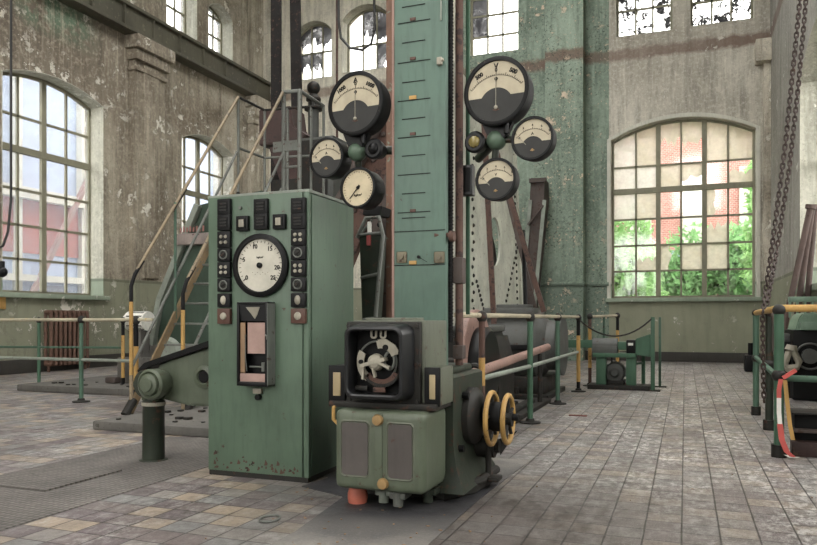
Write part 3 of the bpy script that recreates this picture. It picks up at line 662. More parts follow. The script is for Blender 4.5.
# mechanism: slotted sector plates, hub, gear, lettering
def sector(cx,cz,r0,r1,a0,a1,y,th,n=18):
    A=[V((cx+math.cos(R(a0+(a1-a0)*i/n))*r1,y,cz+math.sin(R(a0+(a1-a0)*i/n))*r1)) for i in range(n+1)]
    Bq=[V((cx+math.cos(R(a0+(a1-a0)*i/n))*r0,y,cz+math.sin(R(a0+(a1-a0)*i/n))*r0)) for i in range(n+1)]
    m=MB()
    for i in range(n): m.prism([A[i],A[i+1],Bq[i+1],Bq[i]],(0,th,0))
    bmesh.ops.remove_doubles(m.b,verts=m.b.verts,dist=1e-5); return m
sector(mx-.0,mz-.0,.09,.135,150,235,3.855,.008).build('cam_plate',bone,uh)
sector(mx+.02,mz+.01,.07,.115,20,105,3.85,.008).build('cam_plate',bone,uh)
b=MB(); b.prism([(mx+.1,3.848,mz+.055),(mx+.135,3.848,mz+.06),(mx+.11,3.848,mz+.1),(mx+.05,3.848,mz+.135),(mx,3.848,mz+.13),(mx+.03,3.848,mz+.08)],(0,.008,0)); b.build('crescent_plate',bone,uh)
for (x,z,r) in ((mx+.05,mz+.085,.017),(mx-.105,mz,.013)):
    b=MB(); b.cyl((x,3.842,z),(x,3.86,z),r,seg=16); b.build('pivot_pin',ink,uh)
b=MB(); b.lathe((mx-.01,3.86,mz),(0,-1,0),[(.05,0),(.045,.03),(.03,.045),(0,.05)],20); b.bar((mx-.09,3.835,mz-.02),(mx+.06,3.83,mz+.02),.05,.02); b.bar((mx-.005,3.825,mz+.01),(mx+.085,3.83,mz-.03),.03,.016); b.bar((mx-.08,3.84,mz-.02),(mx-.09,3.84,mz-.1),.02,.012); b.bar((mx-.02,3.83,mz-.03),(mx-.01,3.84,mz-.085),.025,.012); b.build('crank_hub',bone,uh)
b=MB(); b.torus((mx+.07,3.86,mz+.01),(0,1,0),.05,.008,24,6,.6); b.torus((mx-.01,3.87,mz),(0,1,0),.12,.006,36,6); b.build('guide_ring',stl,uh)
b=MB()
for k in range(30):
    a=R(205+k*4.7); r=.125; b.box(mx+.02+math.cos(a)*r-.004,mx+.02+math.cos(a)*r+.004,3.85,3.87,mz-.01+math.sin(a)*r-.01,mz-.01+math.sin(a)*r+.01)
b.build('gear_teeth',dgrey,uh)
sector(mx+.02,mz-.01,.09,.12,215,330,3.855,.012).build('gear_sector',rust,uh)
b=MB(); b.box(mx-.03,mx+.045,3.85,3.87,mz-.175,mz-.145,.004); b.build('lower_bracket',rust,uh)
b=MB(); b.text('U U',(mx+.005,3.852,dz1-.055),.06,depth=.004,bold=.003); b.build('lettering',bone,uh)
b=MB(); b.box(mx-.15,mx-.07,3.86,3.88,dz0+.045,dz0+.07,.003); b.build('number_counter',dgrey,uh)
# lamp boxes either side
for x0,x1,y0 in ((-2.005,-1.90,3.93),(-1.40,-1.31,3.95)):
    b=MB(); b.box(x0,x1,y0,4.2,.60,.82,.008); o=b.build('lamp_box',mg2 if x0>-1.5 else blk,dm)
    b=MB(); b.box(x0-.002,x1+.002,y0-.015,y0+.005,.598,.822,.004); b.build('lamp_frame',blk,o)
    b=MB(); b.box(x0+.03,x1-.025,y0-.02,y0-.01,.64,.78,.003); b.build('lamp_glass',cream_box,o)
b=MB(); b.box(-2.0,-1.32,3.9,4.2,.575,.612,.008); b.build('lower_ledge',dgrey,dm)
# column
b=MB(); b.box(-1.785,-1.422,4.4,4.455,.8,4.0,.006); b.box(-1.75,-1.5,4.45,4.62,.8,4.0); cl=b.build('scale_column',col_g,dm)
b=MB(); b.box(-1.79,-1.775,4.395,4.42,.9,4.0); b.build('edge_strip',salm,cl)
b=MB()
marks=[(5,0),(21,1),(41,0),(61,1),(81,0),(99.5,1),(118,0),(136.5,1),(155,0),(174,1),(193,0),(212,2),(217.5,0),(231,1),(265,3)]
for py,k in marks:
    x0,x1=((-1.72,-1.56) if k==0 else (-1.75,-1.525)); 
    if k==3 or py==231: x0,x1=-1.782,-1.425
    z=W(418,py,4.4).z; b.box(x0,x1,4.396,4.401,z-.0025,z+.0025)
b.build('scale_marking',ink,cl)
for py in (20,59.5,135,212):
    b=MB(); z=W(418,py,4.4).z; b.box(-1.665,-1.625,4.393,4.401,z,z+.02,.003); b.build('marker_stud',brown,cl)
for py in (97,262.5):
    z=W(418,py,4.4).z; b=MB(); b.box(-1.67,-1.62,4.392,4.401,z-.012,z+.012,.003); lab(b.build('yellow_tag',yel,cl),'yellow tag')
for px in (402,439.5):
    p=W(px,257,4.4); b=MB(); b.box(p.x-.035,p.x+.035,4.39,4.401,p.z-.04,p.z+.035,.01); b.cyl((p.x,4.38,p.z),(p.x,4.395,p.z),.016,seg=10); b.build('clamp_plate',paint('dull_brass',lin(128,116,84),.3,.5),cl)
p=W(419,257,4.4); b=MB(); b.cyl((p.x,4.385,p.z),(p.x,4.4,p.z),.01); b.bar((p.x,4.39,p.z),(p.x+.06,4.388,p.z-.035),.003,.003); b.build('screw_and_wire',ink,cl)
b=MB(); zz_=W(440,257,4.4).z
rd=random.Random(3); pts=[]
for i in range(24): pts.append((-1.462+rd.uniform(-.008,.008),4.39,3.02-i*.022))
b.tube([(-1.455,4.39,3.9)]+[(-1.455+rd.uniform(-.006,.006),4.39,3.6-i*.1) for i in range(7)],.006,6)
b.build('peeling_sealant',pale,cl)
p=W(439,61,4.38); b=MB(); b.box(p.x-.015,p.x+.02,4.37,4.4,p.z-.025,p.z+.025,.008); b.cyl((p.x,4.38,p.z),(p.x+.03,4.38,p.z+.005),.01); b.build('index_clamp',bone,cl)
# threaded spindle, rust tube, brackets
b=MB(); b.cyl((-1.425,4.50,.95),(-1.425,4.50,4.0),.018,seg=14)
for i in range(130): b.torus((-1.425,4.50,1.0+i*.023),(0,0,1),.018,.0055,12,5)
b.build('threaded_spindle',ink,dm)
b=MB(); b.cyl((-1.375,4.54,.8),(-1.375,4.54,4.0),.026,seg=16); b.build('spindle_tube',rust,dm)
for z0,z1 in ((1.33,1.5),(.84,.93)):
    b=MB(); b.box(-1.41,-1.34,4.50,4.58,z0,z1,.01); b.build('tube_collar',dust,dm)
p=W(447,235,4.42); b=MB(); b.cyl((p.x-.08,4.41,p.z),(p.x+.03,4.43,p.z),.016,seg=10); b.cyl((p.x+.02,4.42,p.z-.01),(p.x+.05,4.42,p.z-.01),.035,seg=14); b.build('valve_handle',rust,dm)
b=MB(); b.box(-1.36,-1.335,4.64,4.66,1.13,4.0,.003); b.box(-1.36,-1.355,4.64,4.72,1.13,4.0); lab(b.build('angle_post',brt_g,dm),'bright green angle post')
# ================================================================ gauge clusters
def meter(parent,px,py,Rm,depth,style,y=4.3,unit='V',num='500'):
    c=W(px,py,y); cx,cz=c.x,c.z
    b=MB(); b.lathe((cx,y+depth,cz),(0,-1,0),[(0,0),(Rm*.93,0),(Rm*.95,.01),(Rm*.95,depth-.03),(Rm,depth-.028),(Rm,depth-.004),(Rm*.97,depth),(Rm*.88,depth),(Rm*.87,depth-.015)],56)
    m=b.build('meter',blk,parent)
    b=MB(); b.disc((cx,y+.012,cz),Rm*.88,.006,56); b.build('dial_face',dialc if style!='plain' else dialy,m)
    yy=y+.011; b=MB()
    if style=='plain':
        b2=MB(); a=R(228); b2.bar((cx,yy-.004,cz),(cx+math.cos(a)*Rm*.68,yy-.004,cz+math.sin(a)*Rm*.68),.006,.002,side=(-math.sin(a),0,math.cos(a))); b2.bar((cx,yy-.004,cz),(cx-math.cos(a)*Rm*.15,yy-.004,cz-math.sin(a)*Rm*.15),.014,.003,side=(-math.sin(a),0,math.cos(a))); b2.cyl((cx,yy-.006,cz),(cx,yy,cz),.011); b2.build('needle',ink,m)
        for i in range(30):
            a=R(235-i*290/29); d=V((math.cos(a),0,math.sin(a))); l=.1 if i%5==0 else .05
            b.bar(V((cx,yy,cz))+d*Rm*(.8-l),V((cx,yy,cz))+d*Rm*.8,.0025,.002,side=(-d.z,0,d.x))
        b.text('kg/cm²',(cx,yy,cz-Rm*.35),Rm*.16); b.build('scale_marking',ink,m); return
    # grey lower mask with hump
    pts=[]; n=30; r=Rm*.875; th=R(188); 
    for i in range(n+1):
        a=R(190)+(R(350)-R(190))*i/n; pts.append(V((cx+r*math.cos(a),yy-.002,cz+r*math.sin(a))))
    hr=Rm*.43; zb=cz+r*math.sin(R(190)); hum=[]
    hcz=cz-Rm*.42; 
    a0=math.asin(min(1,(zb-hcz)/ (Rm*.52))); hr=Rm*.52
    for i in range(17):
        a=a0+(PI-2*a0)*i/16; hum.append(V((cx+hr*math.cos(a),yy-.002,hcz+hr*math.sin(a))))
    b2=MB(); b2.prism(pts+hum,(0,.003,0)); mk=b2.build('dial_mask',maskg,m)
    pz=cz-Rm*.52; rs=Rm*(.98 if style=='big' else .95)
    a0_,a1_=R(140),R(40)
    nt_=31 if style=='big' else 21
    for i in range(nt_):
        a=a0_+(a1_-a0_)*i/(nt_-1); d=V((math.cos(a),0,math.sin(a))); l=.08 if i%5==0 else .04
        b.bar(V((cx,yy,pz))+d*rs,V((cx,yy,pz))+d*(rs+Rm*l),.0022 if style!='big' else .003,.002,side=(-d.z,0,d.x))
    # scale arc
    arc=[V((cx,yy,pz))+V((math.cos(a0_+(a1_-a0_)*i/30),0,math.sin(a0_+(a1_-a0_)*i/30)))*rs for i in range(31)]
    b.tube(arc,.0012,4)
    if style=='big':
        for sg in (-1,1):
            a=R(90-sg*27); q=rs+Rm*.17; rt=V((math.cos(a-PI/2),0,math.sin(a-PI/2)))
            b.text(num,(cx+math.cos(a)*q,yy,pz+math.sin(a)*q),Rm*.165,right=rt,up=(math.cos(a),0,math.sin(a)),bold=.0015)
        b.text(unit,(cx,yy,cz+Rm*.72),Rm*.22,bold=.001); b.text('0',(cx,yy,pz+rs+Rm*.15),Rm*.15,bold=.0008)
        b.lathe((cx,yy,pz+rs-Rm*.1),(0,-1,0),[(0,0),(.011,0),(.011,.002),(0,.002)],12); b.bar((cx,yy,pz+rs-Rm*.04),(cx,yy,pz+rs-Rm*.18),.003,.003)
    else:
        for i in range(5):
            a=R(135-i*22.5); q=rs+Rm*.17; b.text(str(i*2),(cx+math.cos(a)*q,yy,pz+math.sin(a)*q),Rm*.15)
        b.text(unit,(cx,yy,cz+Rm*.22),Rm*.18)
        b.cyl((cx-Rm*.62,yy-.001,cz+Rm*.08),(cx-Rm*.62,yy+.002,cz+Rm*.08),Rm*.05,seg=10)
    b.build('scale_marking',ink,m)
    b2=MB(); 
    if style=='big': b2.cyl((cx,yy-.006,pz),(cx,yy-.006,pz+rs*.95),.0022,seg=6); b2.sphere((cx,yy-.006,pz+.01),.012)
    else: b2.cyl((cx-Rm*.3,yy-.006,cz-Rm*.25),(cx-Rm*.64,yy-.006,cz+Rm*.1),.002,seg=6)
    b2.build('needle',bone,m)
    b2=MB(); b2.cyl((cx,yy-.006,pz-Rm*.0),(cx,yy,pz),Rm*.06,seg=12); b2.box(cx-Rm*.1,cx+Rm*.1,yy-.004,yy,pz-Rm*.03,pz+Rm*.0); b2.build('zero_screw',brass if style!='big' else rust,m)
def cluster(name_label,ball,big,smalls,lampc,lampmat,arm_to):
    t=thing('gauge_cluster',name_label,'gauges',W(ball[0],ball[1],4.42),'gauge clusters on the column')
    bc=W(ball[0],ball[1],4.40)
    b=MB(); b.sphere(bc,.064); b.lathe(bc+V((0,0,.05)),(0,0,1),[(.03,0),(.04,.02),(.04,.04)],16); b.build('junction_ball',mac_d if False else cab_g,t)
    b=MB(); 
    for (px,py,y) in arm_to[1]:
        q=W(px,py,y); b.cyl(bc,q,.022,seg=12)
    b.cyl(bc,arm_to[0],.028,seg=14)
    b.build('pipe_arm',mac_d,t)
    bg_=W(big[0],big[1],4.38); b=MB(); b.prism([(bg_.x-.1,4.36,bg_.z-.19),(bg_.x+.11,4.36,bg_.z-.19),(bg_.x+.06,4.36,bg_.z-.3),(bg_.x-.05,4.36,bg_.z-.3)],(0,.06,0),.008); b.cyl(V((bg_.x+.07,4.35,bg_.z-.2)),V((bg_.x+.07,4.35,bg_.z-.28)),.015); b.build('mounting_bracket',blk2,t)
    meter(t,big[0],big[1],.21,.14,'big',unit=big[2],num=big[3])
    for (px,py,r,d,st,u) in smalls: meter(t,px,py,r,d,st,unit=u,y=4.33)
    lc=W(lampc[0],lampc[1],4.33); b=MB(); b.lathe((lc.x,4.43,lc.z),(0,-1,0),[(0,0),(.05,0),(.062,.05),(.068,.09),(.055,.1),(.038,.1),(.036,.09)],28); lp=b.build('lamp_housing',blk2,t)
    b=MB(); b.lathe((lc.x,4.34,lc.z),(0,-1,0),[(.038,0),(.034,.018),(.02,.03),(0,.034)],22); b.build('lamp_lens',lampmat,lp)
    t.rotation_euler.z=R(-7)
    return t
cluster('left gauge cluster with large ammeter marked A, beside the teal column',(358,152),(357,103,'A','1000'),[(325,156.5,.138,.13,'small','A'),(359,187.5,.136,.15,'plain','')],(376,149),blk2,(V((-1.79,4.47,W(358,152,4.4).z)),[(335,157,4.42),(359,178,4.45),(356,130,4.42)]))
cluster('right gauge cluster with large voltmeter marked V and yellow lamp',(497,140),(498,90.5,'V','500'),[(535,139,.132,.10,'small','A'),(497,179,.132,.10,'small','V')],(475,141),plain('yellow_lens',lin(120,104,34),.2),(V((-1.3,4.62,W(470,158,4.6).z)),[(525,140,4.42),(494,170,4.42),(496,118,4.42)]))
# dark box behind right cluster
a=W(459,166,4.6); e=W(473,195,4.6); b=MB(); b.box(a.x,e.x,4.58,4.66,e.z,a.z,.006); o=tag(b.build('junction_box',blu),'small dark blue junction box on the green angle post under the yellow lamp','box')
b=MB(); b.box(a.x+.015,e.x-.012,4.572,4.582,e.z+.02,a.z-.02); b.build('cover_plate',ink,o)
# ================================================================ pedestal left with lever casing
pd=thing('lever_pedestal','short round green floor pedestal carrying a tapered lever casing, left of the cabinet','machine',(-3.88,4.56,0))
px_,py_=-3.87,4.58
b=MB(); b.lathe((px_,py_,0),(0,0,1),[(.11,0),(.105,.01),(.085,.012),(.083,.42),(.088,.43),(.088,.46),(.075,.47),(.07,.5)],32); b.build('post',mac_d,pd)
b=MB(); b.lathe((px_+.05,py_+.1,.6),(0,-1,0),[(0,0),(.09,0),(.1,.03),(.1,.12),(.118,.13),(.118,.2),(.1,.215),(.085,.2),(.08,.225),(.055,.235),(.05,.25),(0,.25)],36); b.box(px_-.07,px_+.075,py_-.07,py_+.06,.46,.6,.03); b.build('pivot_joint',mac_g,pd)
b=MB(); b.lathe((px_,py_,.425),(0,0,1),[(.083,0),(.09,.004),(.09,.03),(.083,.034)],28); lab(b.build('collar',bone,pd),'pale worn collar')
b=MB(); b.lathe((px_-.08,py_-.02,.59),(0,1,0),[(0,0),(.1,0),(.12,.03),(.12,.08),(0,.1)],28); b.build('rear_cheek',mac_d,pd)
b=MB(); b.prism([(px_-.02,4.62,.72),(px_+.1,4.62,.79),(-3.2,4.62,.93),(-3.2,4.62,.44),(px_+.3,4.62,.43),(px_,4.62,.48)],(0,.16,0),.02); b.build('tapered_casing',mac_g,pd)
b=MB(); b.prism([(px_-.12,4.58,.66),(px_-.06,4.58,.72),(-3.2,4.58,.94),(-3.2,4.58,.985),(px_-.1,4.58,.755),(px_-.17,4.58,.69)],(0,.2,0),.006); b.build('top_rail',blk2,pd)
b=MB(); b.lathe((-3.42,4.62,.66),(0,-1,0),[(.085,0),(.088,.02),(.055,.03),(.045,.01),(0,.008)],28); b.build('bearing_boss',mac_g,pd)
b=MB(); b.cyl((-3.42,4.61,.66),(-3.42,4.6,.66),.045,seg=20); b.build('hole_shade_disc',ink,pd)  # black disc painting the shade inside the boss hole
# ================================================================ railings
def post(t,x,y,top=1.1,m=rail_g,r=.024,base=True,stripes=None):
    b=MB(); b.cyl((x,y,0.01),(x,y,top),r,seg=14); o=b.build('post',m,t)
    if base: b=MB(); b.lathe((x,y,0),(0,0,1),[(.11,0),(.11,.014),(.05,.022),(.04,.05),(0.0,.05)],22); b.build('foot_plate',dgrey,o)
    b=MB(); b.sphere((x,y,top),r*1.7,(1,1,1.15)); b.build('post_joint',dgrey,o)
    if stripes:
        b=MB()
        for z0,z1 in stripes: b.cyl((x,y,z0),(x,y,z1),r*1.03,seg=14,caps=True)
        lab(b.build('painted_band',yel,o),'yellow band')
    return o
def rail(t,pts,m,r=.022,nm='rail'):
    b=MB(); b.tube(pts,r,10); return b.build(nm,m,t)
gr=thing('guard_railing','green-posted guard railing with cream top rail running back from the hand wheels','railing',(-1.53,5.8,0))
post(gr,-1.57,5.83,1.12,rust,.026,stripes=[(.55,.78),(.25,.35)]); post(gr,-1.53,7.63,1.12,brt_g,.03); post(gr,-1.54,9.47,1.12,rail_g,.03); post(gr,-1.51,11.2,1.12,blk,.028,stripes=[(.15,.85)])
rail(gr,[(-1.6,5.2,1.13),(-1.53,7.63,1.13),(-1.51,11.2,1.13)],cream); rail(gr,[(-1.62,5.5,.6),(-1.53,7.63,.6),(-1.52,11.2,.6)],pale)
g2=thing('guard_railing','short guard railing with yellow-black posts beside the small motor drive unit','railing',(-1.4,12.3,0))
post(g2,-1.46,12.2,1.14,rust,.028,stripes=[(.3,.95)]); q=W(617.5,322,13.4); post(g2,q.x,13.4,1.16,blk,.028,stripes=[(.3,.9)]); q2=W(604,322,12.9)
b=MB(); b.cyl((q2.x,12.9,0),(q2.x,12.9,1.14),.022); b.build('post',rail_g,g2)
rail(g2,[(-1.46,12.2,1.14),(q2.x,12.9,1.15),(q.x,13.4,1.16)],cream)
g3=thing('gate_post','pair of tall green gate posts right of the drive unit, holding a slack chain','post',(-.43,11.71,0))
b=MB(); b.box(-.49,-.43,11.68,11.74,.01,1.13,.005); b.build('post',brt_g,g3); b=MB(); b.box(-.40,-.36,12.4,12.44,.01,1.13,.005); b.build('post',rail_g,g3); b=MB(); b.box(-.56,-.35,11.62,11.8,0,.015,.004); b.build('foot_plate',dgrey,g3); b=MB(); b.box(-.46,-.28,12.34,12.5,0,.015,.004); b.build('foot_plate',dgrey,g3)
def sag(p,q,d,n=16): 
    p,q=V(p),V(q); return [p.lerp(q,i/n)-V((0,0,d*4*(i/n)*(1-i/n))) for i in range(n+1)]
b=MB(); b.tube(sag((-1.51,11.2,1.1),(-.46,11.7,1.12),.27),.012,8); tag(b.build('barrier_rope',dgrey),'slack dark barrier rope drooping between yellow-black post and green gate post','rope')
# left railings
lr=thing('guard_railing','front left guard railing with worn yellow-and-white top rail across the tiles','railing',(-7.48,7.45,0))
e1=W(-6,320,7.45); e2=W(131,322,7.45)
post(lr,-7.48,7.45,1.09,rail_g,.028); post(lr,e2.x+.08,7.45,1.08,blk,.03,base=False,stripes=[(.2,.75)]); post(lr,-11.2,7.45,1.08,rail_g,.028)
rail(lr,[(-12.4,7.45,1.09),(e2.x+.35,7.45,1.09)],paint('worn_yellow_white',lin(196,186,152),.3,.5,rcol=lin(190,150,60))); rail(lr,[(-12.4,7.45,.56),(-7.48,7.45,.56),(e2.x+.05,7.45,.56)],pale)
l2=thing('guard_railing','rear left guard railing with green post in front of the radiator','railing',(-9.77,8.85,0))
post(l2,-9.77,8.85,1.08,brt_g,.026); e3=W(123,322,8.85); post(l2,e3.x,8.85,1.08,blk,.026,base=False,stripes=[(.2,.85)])
rail(l2,[(-12.4,8.85,1.08),(e3.x,8.85,1.08)],cream); rail(l2,[(-12.4,8.85,.62),(e3.x,8.85,.66)],rail_g,.018)
# ================================================================ concrete slabs left
def slab(x0,x1,y0,y1,h,label):
    b=MB(); b.box(x0,x1,y0,y1,0,h,.02); t=tag(b.build('concrete_slab',conc),label,'slab')
    return t
s1=slab(-9.56,-3.2,8.25,10.6,.1,'long low concrete slab behind the left railing'); s2=slab(-5.5,-3.6,5.62,7.2,.09,'low concrete slab under the staircase foot, beside the pedestal')
b=MB(); rd=random.Random(4)
for i in range(60):
    if i<34: x,y,z=rd.uniform(-9.3,-5.6),rd.uniform(8.35,9.6),.1
    else: x,y,z=rd.uniform(-5.4,-3.9),rd.uniform(5.7,7.0),.09
    r=rd.uniform(.015,.035); b.box(x-r,x+r,y-r,y+r,z,z+r*.8,r*.25)
o=b.build('rubble',dgrey); o['kind']='stuff'; tag(o,'small bits of rubble scattered on the concrete slabs','rubble')
b=MB(); b.box(-8.42,-8.22,8.85,9.0,.1,.2,.03); tag(b.build('broken_brick',dust),'single broken brick lying on the long concrete slab','brick')
# ================================================================ radiator
rt_=thing('radiator','rusty brown ribbed cast radiator under the large left window','radiator',(-12.35,12.05,0))
n=9
for i in range(n):
    y=11.42+i*.122; b=MB()
    for xx in (-12.42,-12.27): b.tube([(xx,y,.14),(xx,y,.3),(xx,y,1.1),(xx,y,1.24)],.035,10)
    b.cyl((-12.42,y,1.24),(-12.27,y,1.24),.045,seg=12); b.cyl((-12.42,y,.16),(-12.27,y,.16),.045,seg=12); b.build('section',rad,rt_)
for y in (11.42,12.4):
    b=MB(); b.cyl((-12.34,y,0),(-12.34,y,.14),.03); b.build('foot',rad,rt_)
b=MB(); b.cyl((-12.34,11.42,1.2),(-12.34,12.4,1.2),.03); b.cyl((-12.34,11.42,.2),(-12.34,12.4,.2),.03); b.tube([(-12.34,12.4,.2),(-12.34,12.55,.2),(-12.4,12.55,.02)],.02,8); b.build('pipe',rad,rt_)
b=MB(); q=WX(5,303,XL+.03); b.box(XL,XL+.03,q.y-.3,q.y+.02,q.z-.12,q.z+.14,.004); tag(b.build('wall_plate',yel),'small yellow plate on the green wall at the far left edge','sign')
# ================================================================ staircase
st=thing('steel_staircase','steep grey-green steel staircase with yellow handrails rising to a railed landing','staircase',(-5.7,7.5,0))
XA,XB=-6.0,-5.2; zs=lambda y:(y-6.7)*1.377
worn=paint('worn_handrail',lin(160,138,100),.35,.5,rcol=lin(64,58,56))
for x in (XA,XB):
    a_='' ; dx=0
    b=MB(); b.bar((x,6.70,.03),(x,8.77,2.88),.03,.1,side=(1,0,0)); b.build('stringer',paint('worn_stringer',lin(158,128,80),.4,.6,rcol=lin(96,100,92)) if x==XA else stl,st)
    y0=6.72 if x==XA else 6.63
    top=(x,8.88,4.29) if x==XA else (x,8.77,4.24)
    zb=1.60 if x==XA else 1.50
    b=MB(); b.tube([(x,y0,.06),(x,y0,zb-.12),(x,y0+.06,zb+.02),top],.021,12); o=b.build('handrail',worn,st)
    b=MB(); b.cyl((x,y0,.45),(x,y0,zb-.3),.0225,seg=12); lab(b.build('painted_band',yel,o),'yellow band')
    b=MB(); b.tube([(x,y0,zb-.3),(x,y0,zb-.12),(x,y0+.06,zb+.02),(x,y0+.2,zb+.19)],.0225,12); lab(b.build('painted_band',blk,o),'black band')
    b=MB(); b.cyl((x,7.45,zb+.86),(x,7.7,zb+1.17),.0225,seg=12); lab(b.build('painted_band',blk,o),'black band')
    b=MB(); b.cyl((x,y0+.02,.55),(x,8.85,3.5),.018,seg=10); b.build('mid_rail',stl,st)
    for y in (7.5,):
        b=MB(); b.cyl((x,y,zs(y)),(x,y,zb+(y-y0)*1.24),.018,seg=10); b.build('post',rail_g,st)
    b=MB(); b.tube([(x,6.62,.0),(x,6.76,.16)],.05,10); b.build('stringer_foot',dgrey,st)
for i in range(10):
    z=.26+i*.26; y=6.72+z/1.377; b=MB(); b.box(XA+.015,XB-.015,y-.02,y+.2,z-.012,z+.012,.004); b.build('tread',stl,st)
b=MB(); b.box(-6.05,-4.9,8.77,9.62,2.80,2.88,.01); b.build('landing',stl,st)
for (x,y,to) in ((XA,8.88,4.29),(XB,8.79,4.24),(XA,9.58,4.29),(-5.2,9.58,4.26),(-4.95,8.79,4.24),(-4.95,9.5,4.22),(-5.6,9.58,4.28)):
    b=MB(); b.cyl((x,y,0.0 if x==XA or y<9 else 2.85),(x,y,to),.03 if y<9 and x>-5.9 else .02,seg=12); b.build('post',stl,st)
b=MB(); b.tube([(XA,8.88,4.29),(XA,9.58,4.29),(-5.2,9.58,4.26),(-4.95,9.5,4.22)],.019,10); b.build('top_rail',dgrey,st)
b=MB(); b.tube([(XB,8.78,4.24),(-4.95,8.79,4.24),(-4.95,9.5,4.22)],.026,10); b.build('top_rail',stl,st)
b=MB(); b.tube([(XA,8.88,3.56),(XA,9.58,3.56),(-4.95,9.58,3.52)],.018,10); b.tube([(XB,8.79,3.2),(-4.95,8.79,3.2)],.018,8); b.build('mid_rail',stl,st)
b=MB(); b.box(-5.36,-4.93,8.77,8.8,3.42,3.56); b.build('toe_plate',stl,st)
# ================================================================ hoist straps and sheave housing
def strap(px,w,label,px_low=None,y=11.5,top=8.8,bot=0.):
    a=W(px,0,y); low=a.x if px_low is None else W(px_low,150,y).x
    t=thing('hoist_strap',label,'strap',(low,y,bot),'riveted hoist straps above the landing')
    b=MB(); b.prism([(low-w/2,y,bot),(low+w/2,y,bot),(a.x+w/2,y,top),(a.x-w/2,y,top)],(0,.05,0)); b.build('band',paint('dark_rust_strap',lin(30,24,23),.35,.8,rcol=lin(90,60,48)),t)
    b=MB(); 
    for i in range(50):
        k=i/49; z=bot+(top-bot)*k; x=low+(a.x-low)*k; 
        for s_ in (-.3,.3): b.cyl((x+s_*w,y-.012,z+.02*s_),(x+s_*w,y,z+.02*s_),.012,seg=6)
    o=b.build('rivet_row',dgrey,t); return t
strap(275.5,.2,'left dark riveted hoist strap hanging straight down behind the landing'); strap(293,.2,'right dark riveted hoist strap, slightly slanting, behind the landing',300)
hs=thing('sheave_housing','dark rust-red machine housing behind the landing rails','machine',(-5.6,11.0,0))
b=MB(); a=W(268,114,11.0); e=W(312,145,11.0); b.prism([(a.x,10.7,a.z),(e.x-.25,10.7,a.z),(e.x-.2,10.7,a.z-.35),(e.x+.05,10.7,e.z+.1),(e.x-.1,10.7,e.z-.02),(a.x,10.7,e.z)],(0,.5,0),.02); b.build('upper_casing',paint('dark_red_iron',lin(82,56,52),.4,.6,rcol=lin(50,38,36)),hs)
a=W(276,150,11.0); e=W(312,182,11.0); b=MB(); b.prism([(a.x,10.75,a.z),(e.x,10.75,a.z),(e.x,10.75,e.z),(a.x+.22,10.75,e.z)],(0,.5,0),.015); b.build('lower_casing',paint('dark_red_iron',lin(82,56,52),.4,.6),hs)
b=MB(); b.box(a.x+.1,e.x+.3,10.7,11.4,0,e.z+.02,.02); b.build('support_block',dgrey,hs)
sp_=thing('signal_post','grey post with round ball head behind the landing','post',(0,0,0)); q=W(313.5,88,12.1); sp_.location=(q.x,12.1,0)
b=MB(); b.cyl((q.x,12.1,0),(q.x,12.1,q.z-.25),.1,seg=18); b.build('post',grey,sp_); b=MB(); b.lathe((q.x,12.1,q.z-.42),(0,0,1),[(.17,0),(.17,.05),(.1,.07),(.1,.16),(.14,.18),(.14,.22),(.08,.3)],22); b.build('collar',dgrey,sp_); b=MB(); b.sphere((q.x,12.1,q.z),.125); b.build('ball_head',dgrey,sp_)
gb=W(322,168,10.2); b=MB(); b.box(gb.x-.3,gb.x+.3,10.0,10.5,0,gb.z+.45,.03); o=tag(b.build('relay_cabinet',grey),'grey cabinet behind the gauges, right of the stair landing','cabinet')
b=MB(); b.box(gb.x-.3,gb.x+.2,9.98,10.0,gb.z-.8,gb.z+.4,.005); b.build('door',dgrey,o)
b=MB(); b.tube([W(x_,y_,10.5) for x_,y_ in ((338.5,-40),(338.5,20),(341,38),(350,48),(362,50),(371,44),(374.5,30),(374,-40))],.022,8); tag(b.build('hanging_cable',cable),'black cable hanging in a loop before the upper rear windows','cable')
b=MB(); b.tube([W(x_,y_,10.5) for x_,y_ in ((337,-30),(337,60),(337,150),(337,280),(337,402))],.02,6); tag(b.build('pull_chain',rust),'thin rusty chain hanging straight down left of the ammeter','chain')
b=MB(); b.tube([WX(x_,y_,-7.2) for x_,y_ in ((11,-30),(11,100),(11,200),(8,232),(3,246),(-6,250))],.014,8); o=tag(b.build('lamp_cable',cable),'thin black cable hanging in front of the large left window','cable')
b=MB(); q=WX(2,272,-7.2); b.sphere(q,.06); b.cyl(q,q+V((0,0,.12)),.03); o=tag(b.build('hanging_socket',blk2),'small black round socket hanging at the left picture edge','socket')
# ================================================================ green casing behind stairs, pale motor
gc=thing('drum_casing','large dark green sloping drum casing behind the staircase','machine',(-4.6,8.6,0))
P=lambda x,y:W(x,y,9.75)
b=MB(); b.prism([P(157,345),P(158,318),P(170,270),P(198,205),P(262,190),P(262,345)],(0,.9,0),.02); b.build('casing',paint('deep_green',lin(58,84,66),.12,.5),gc)
b=MB(); 
for a_,e_ in (((152,345),(160,300)),((160,300),(198,205))): b.bar(W(*a_,9.7),W(*e_,9.7),.09,.1,side=(0,1,0))
b.build('edge_flange',pale,gc)
b=MB(); b.box(P(180,0).x,P(236,0).x,9.6,9.76,P(180,246).z,P(180,235).z,.01); b.build('name_board',paint('faded_board',lin(168,150,142),.2,.7),gc)
b=MB()
for k in range(8): b.box(P(186+k*3.2,0).x,P(187.6+k*3.2,0).x,9.592,9.6,P(0,243).z,P(0,239-(k%2)).z)
b.build('faded_marking',plain('faded_red',lin(150,94,84),.7),gc)
b=MB(); b.box(P(150,0).x,P(262,0).x,9.65,10.5,0.1,P(150,345).z,.02); b.build('base',conc,gc)
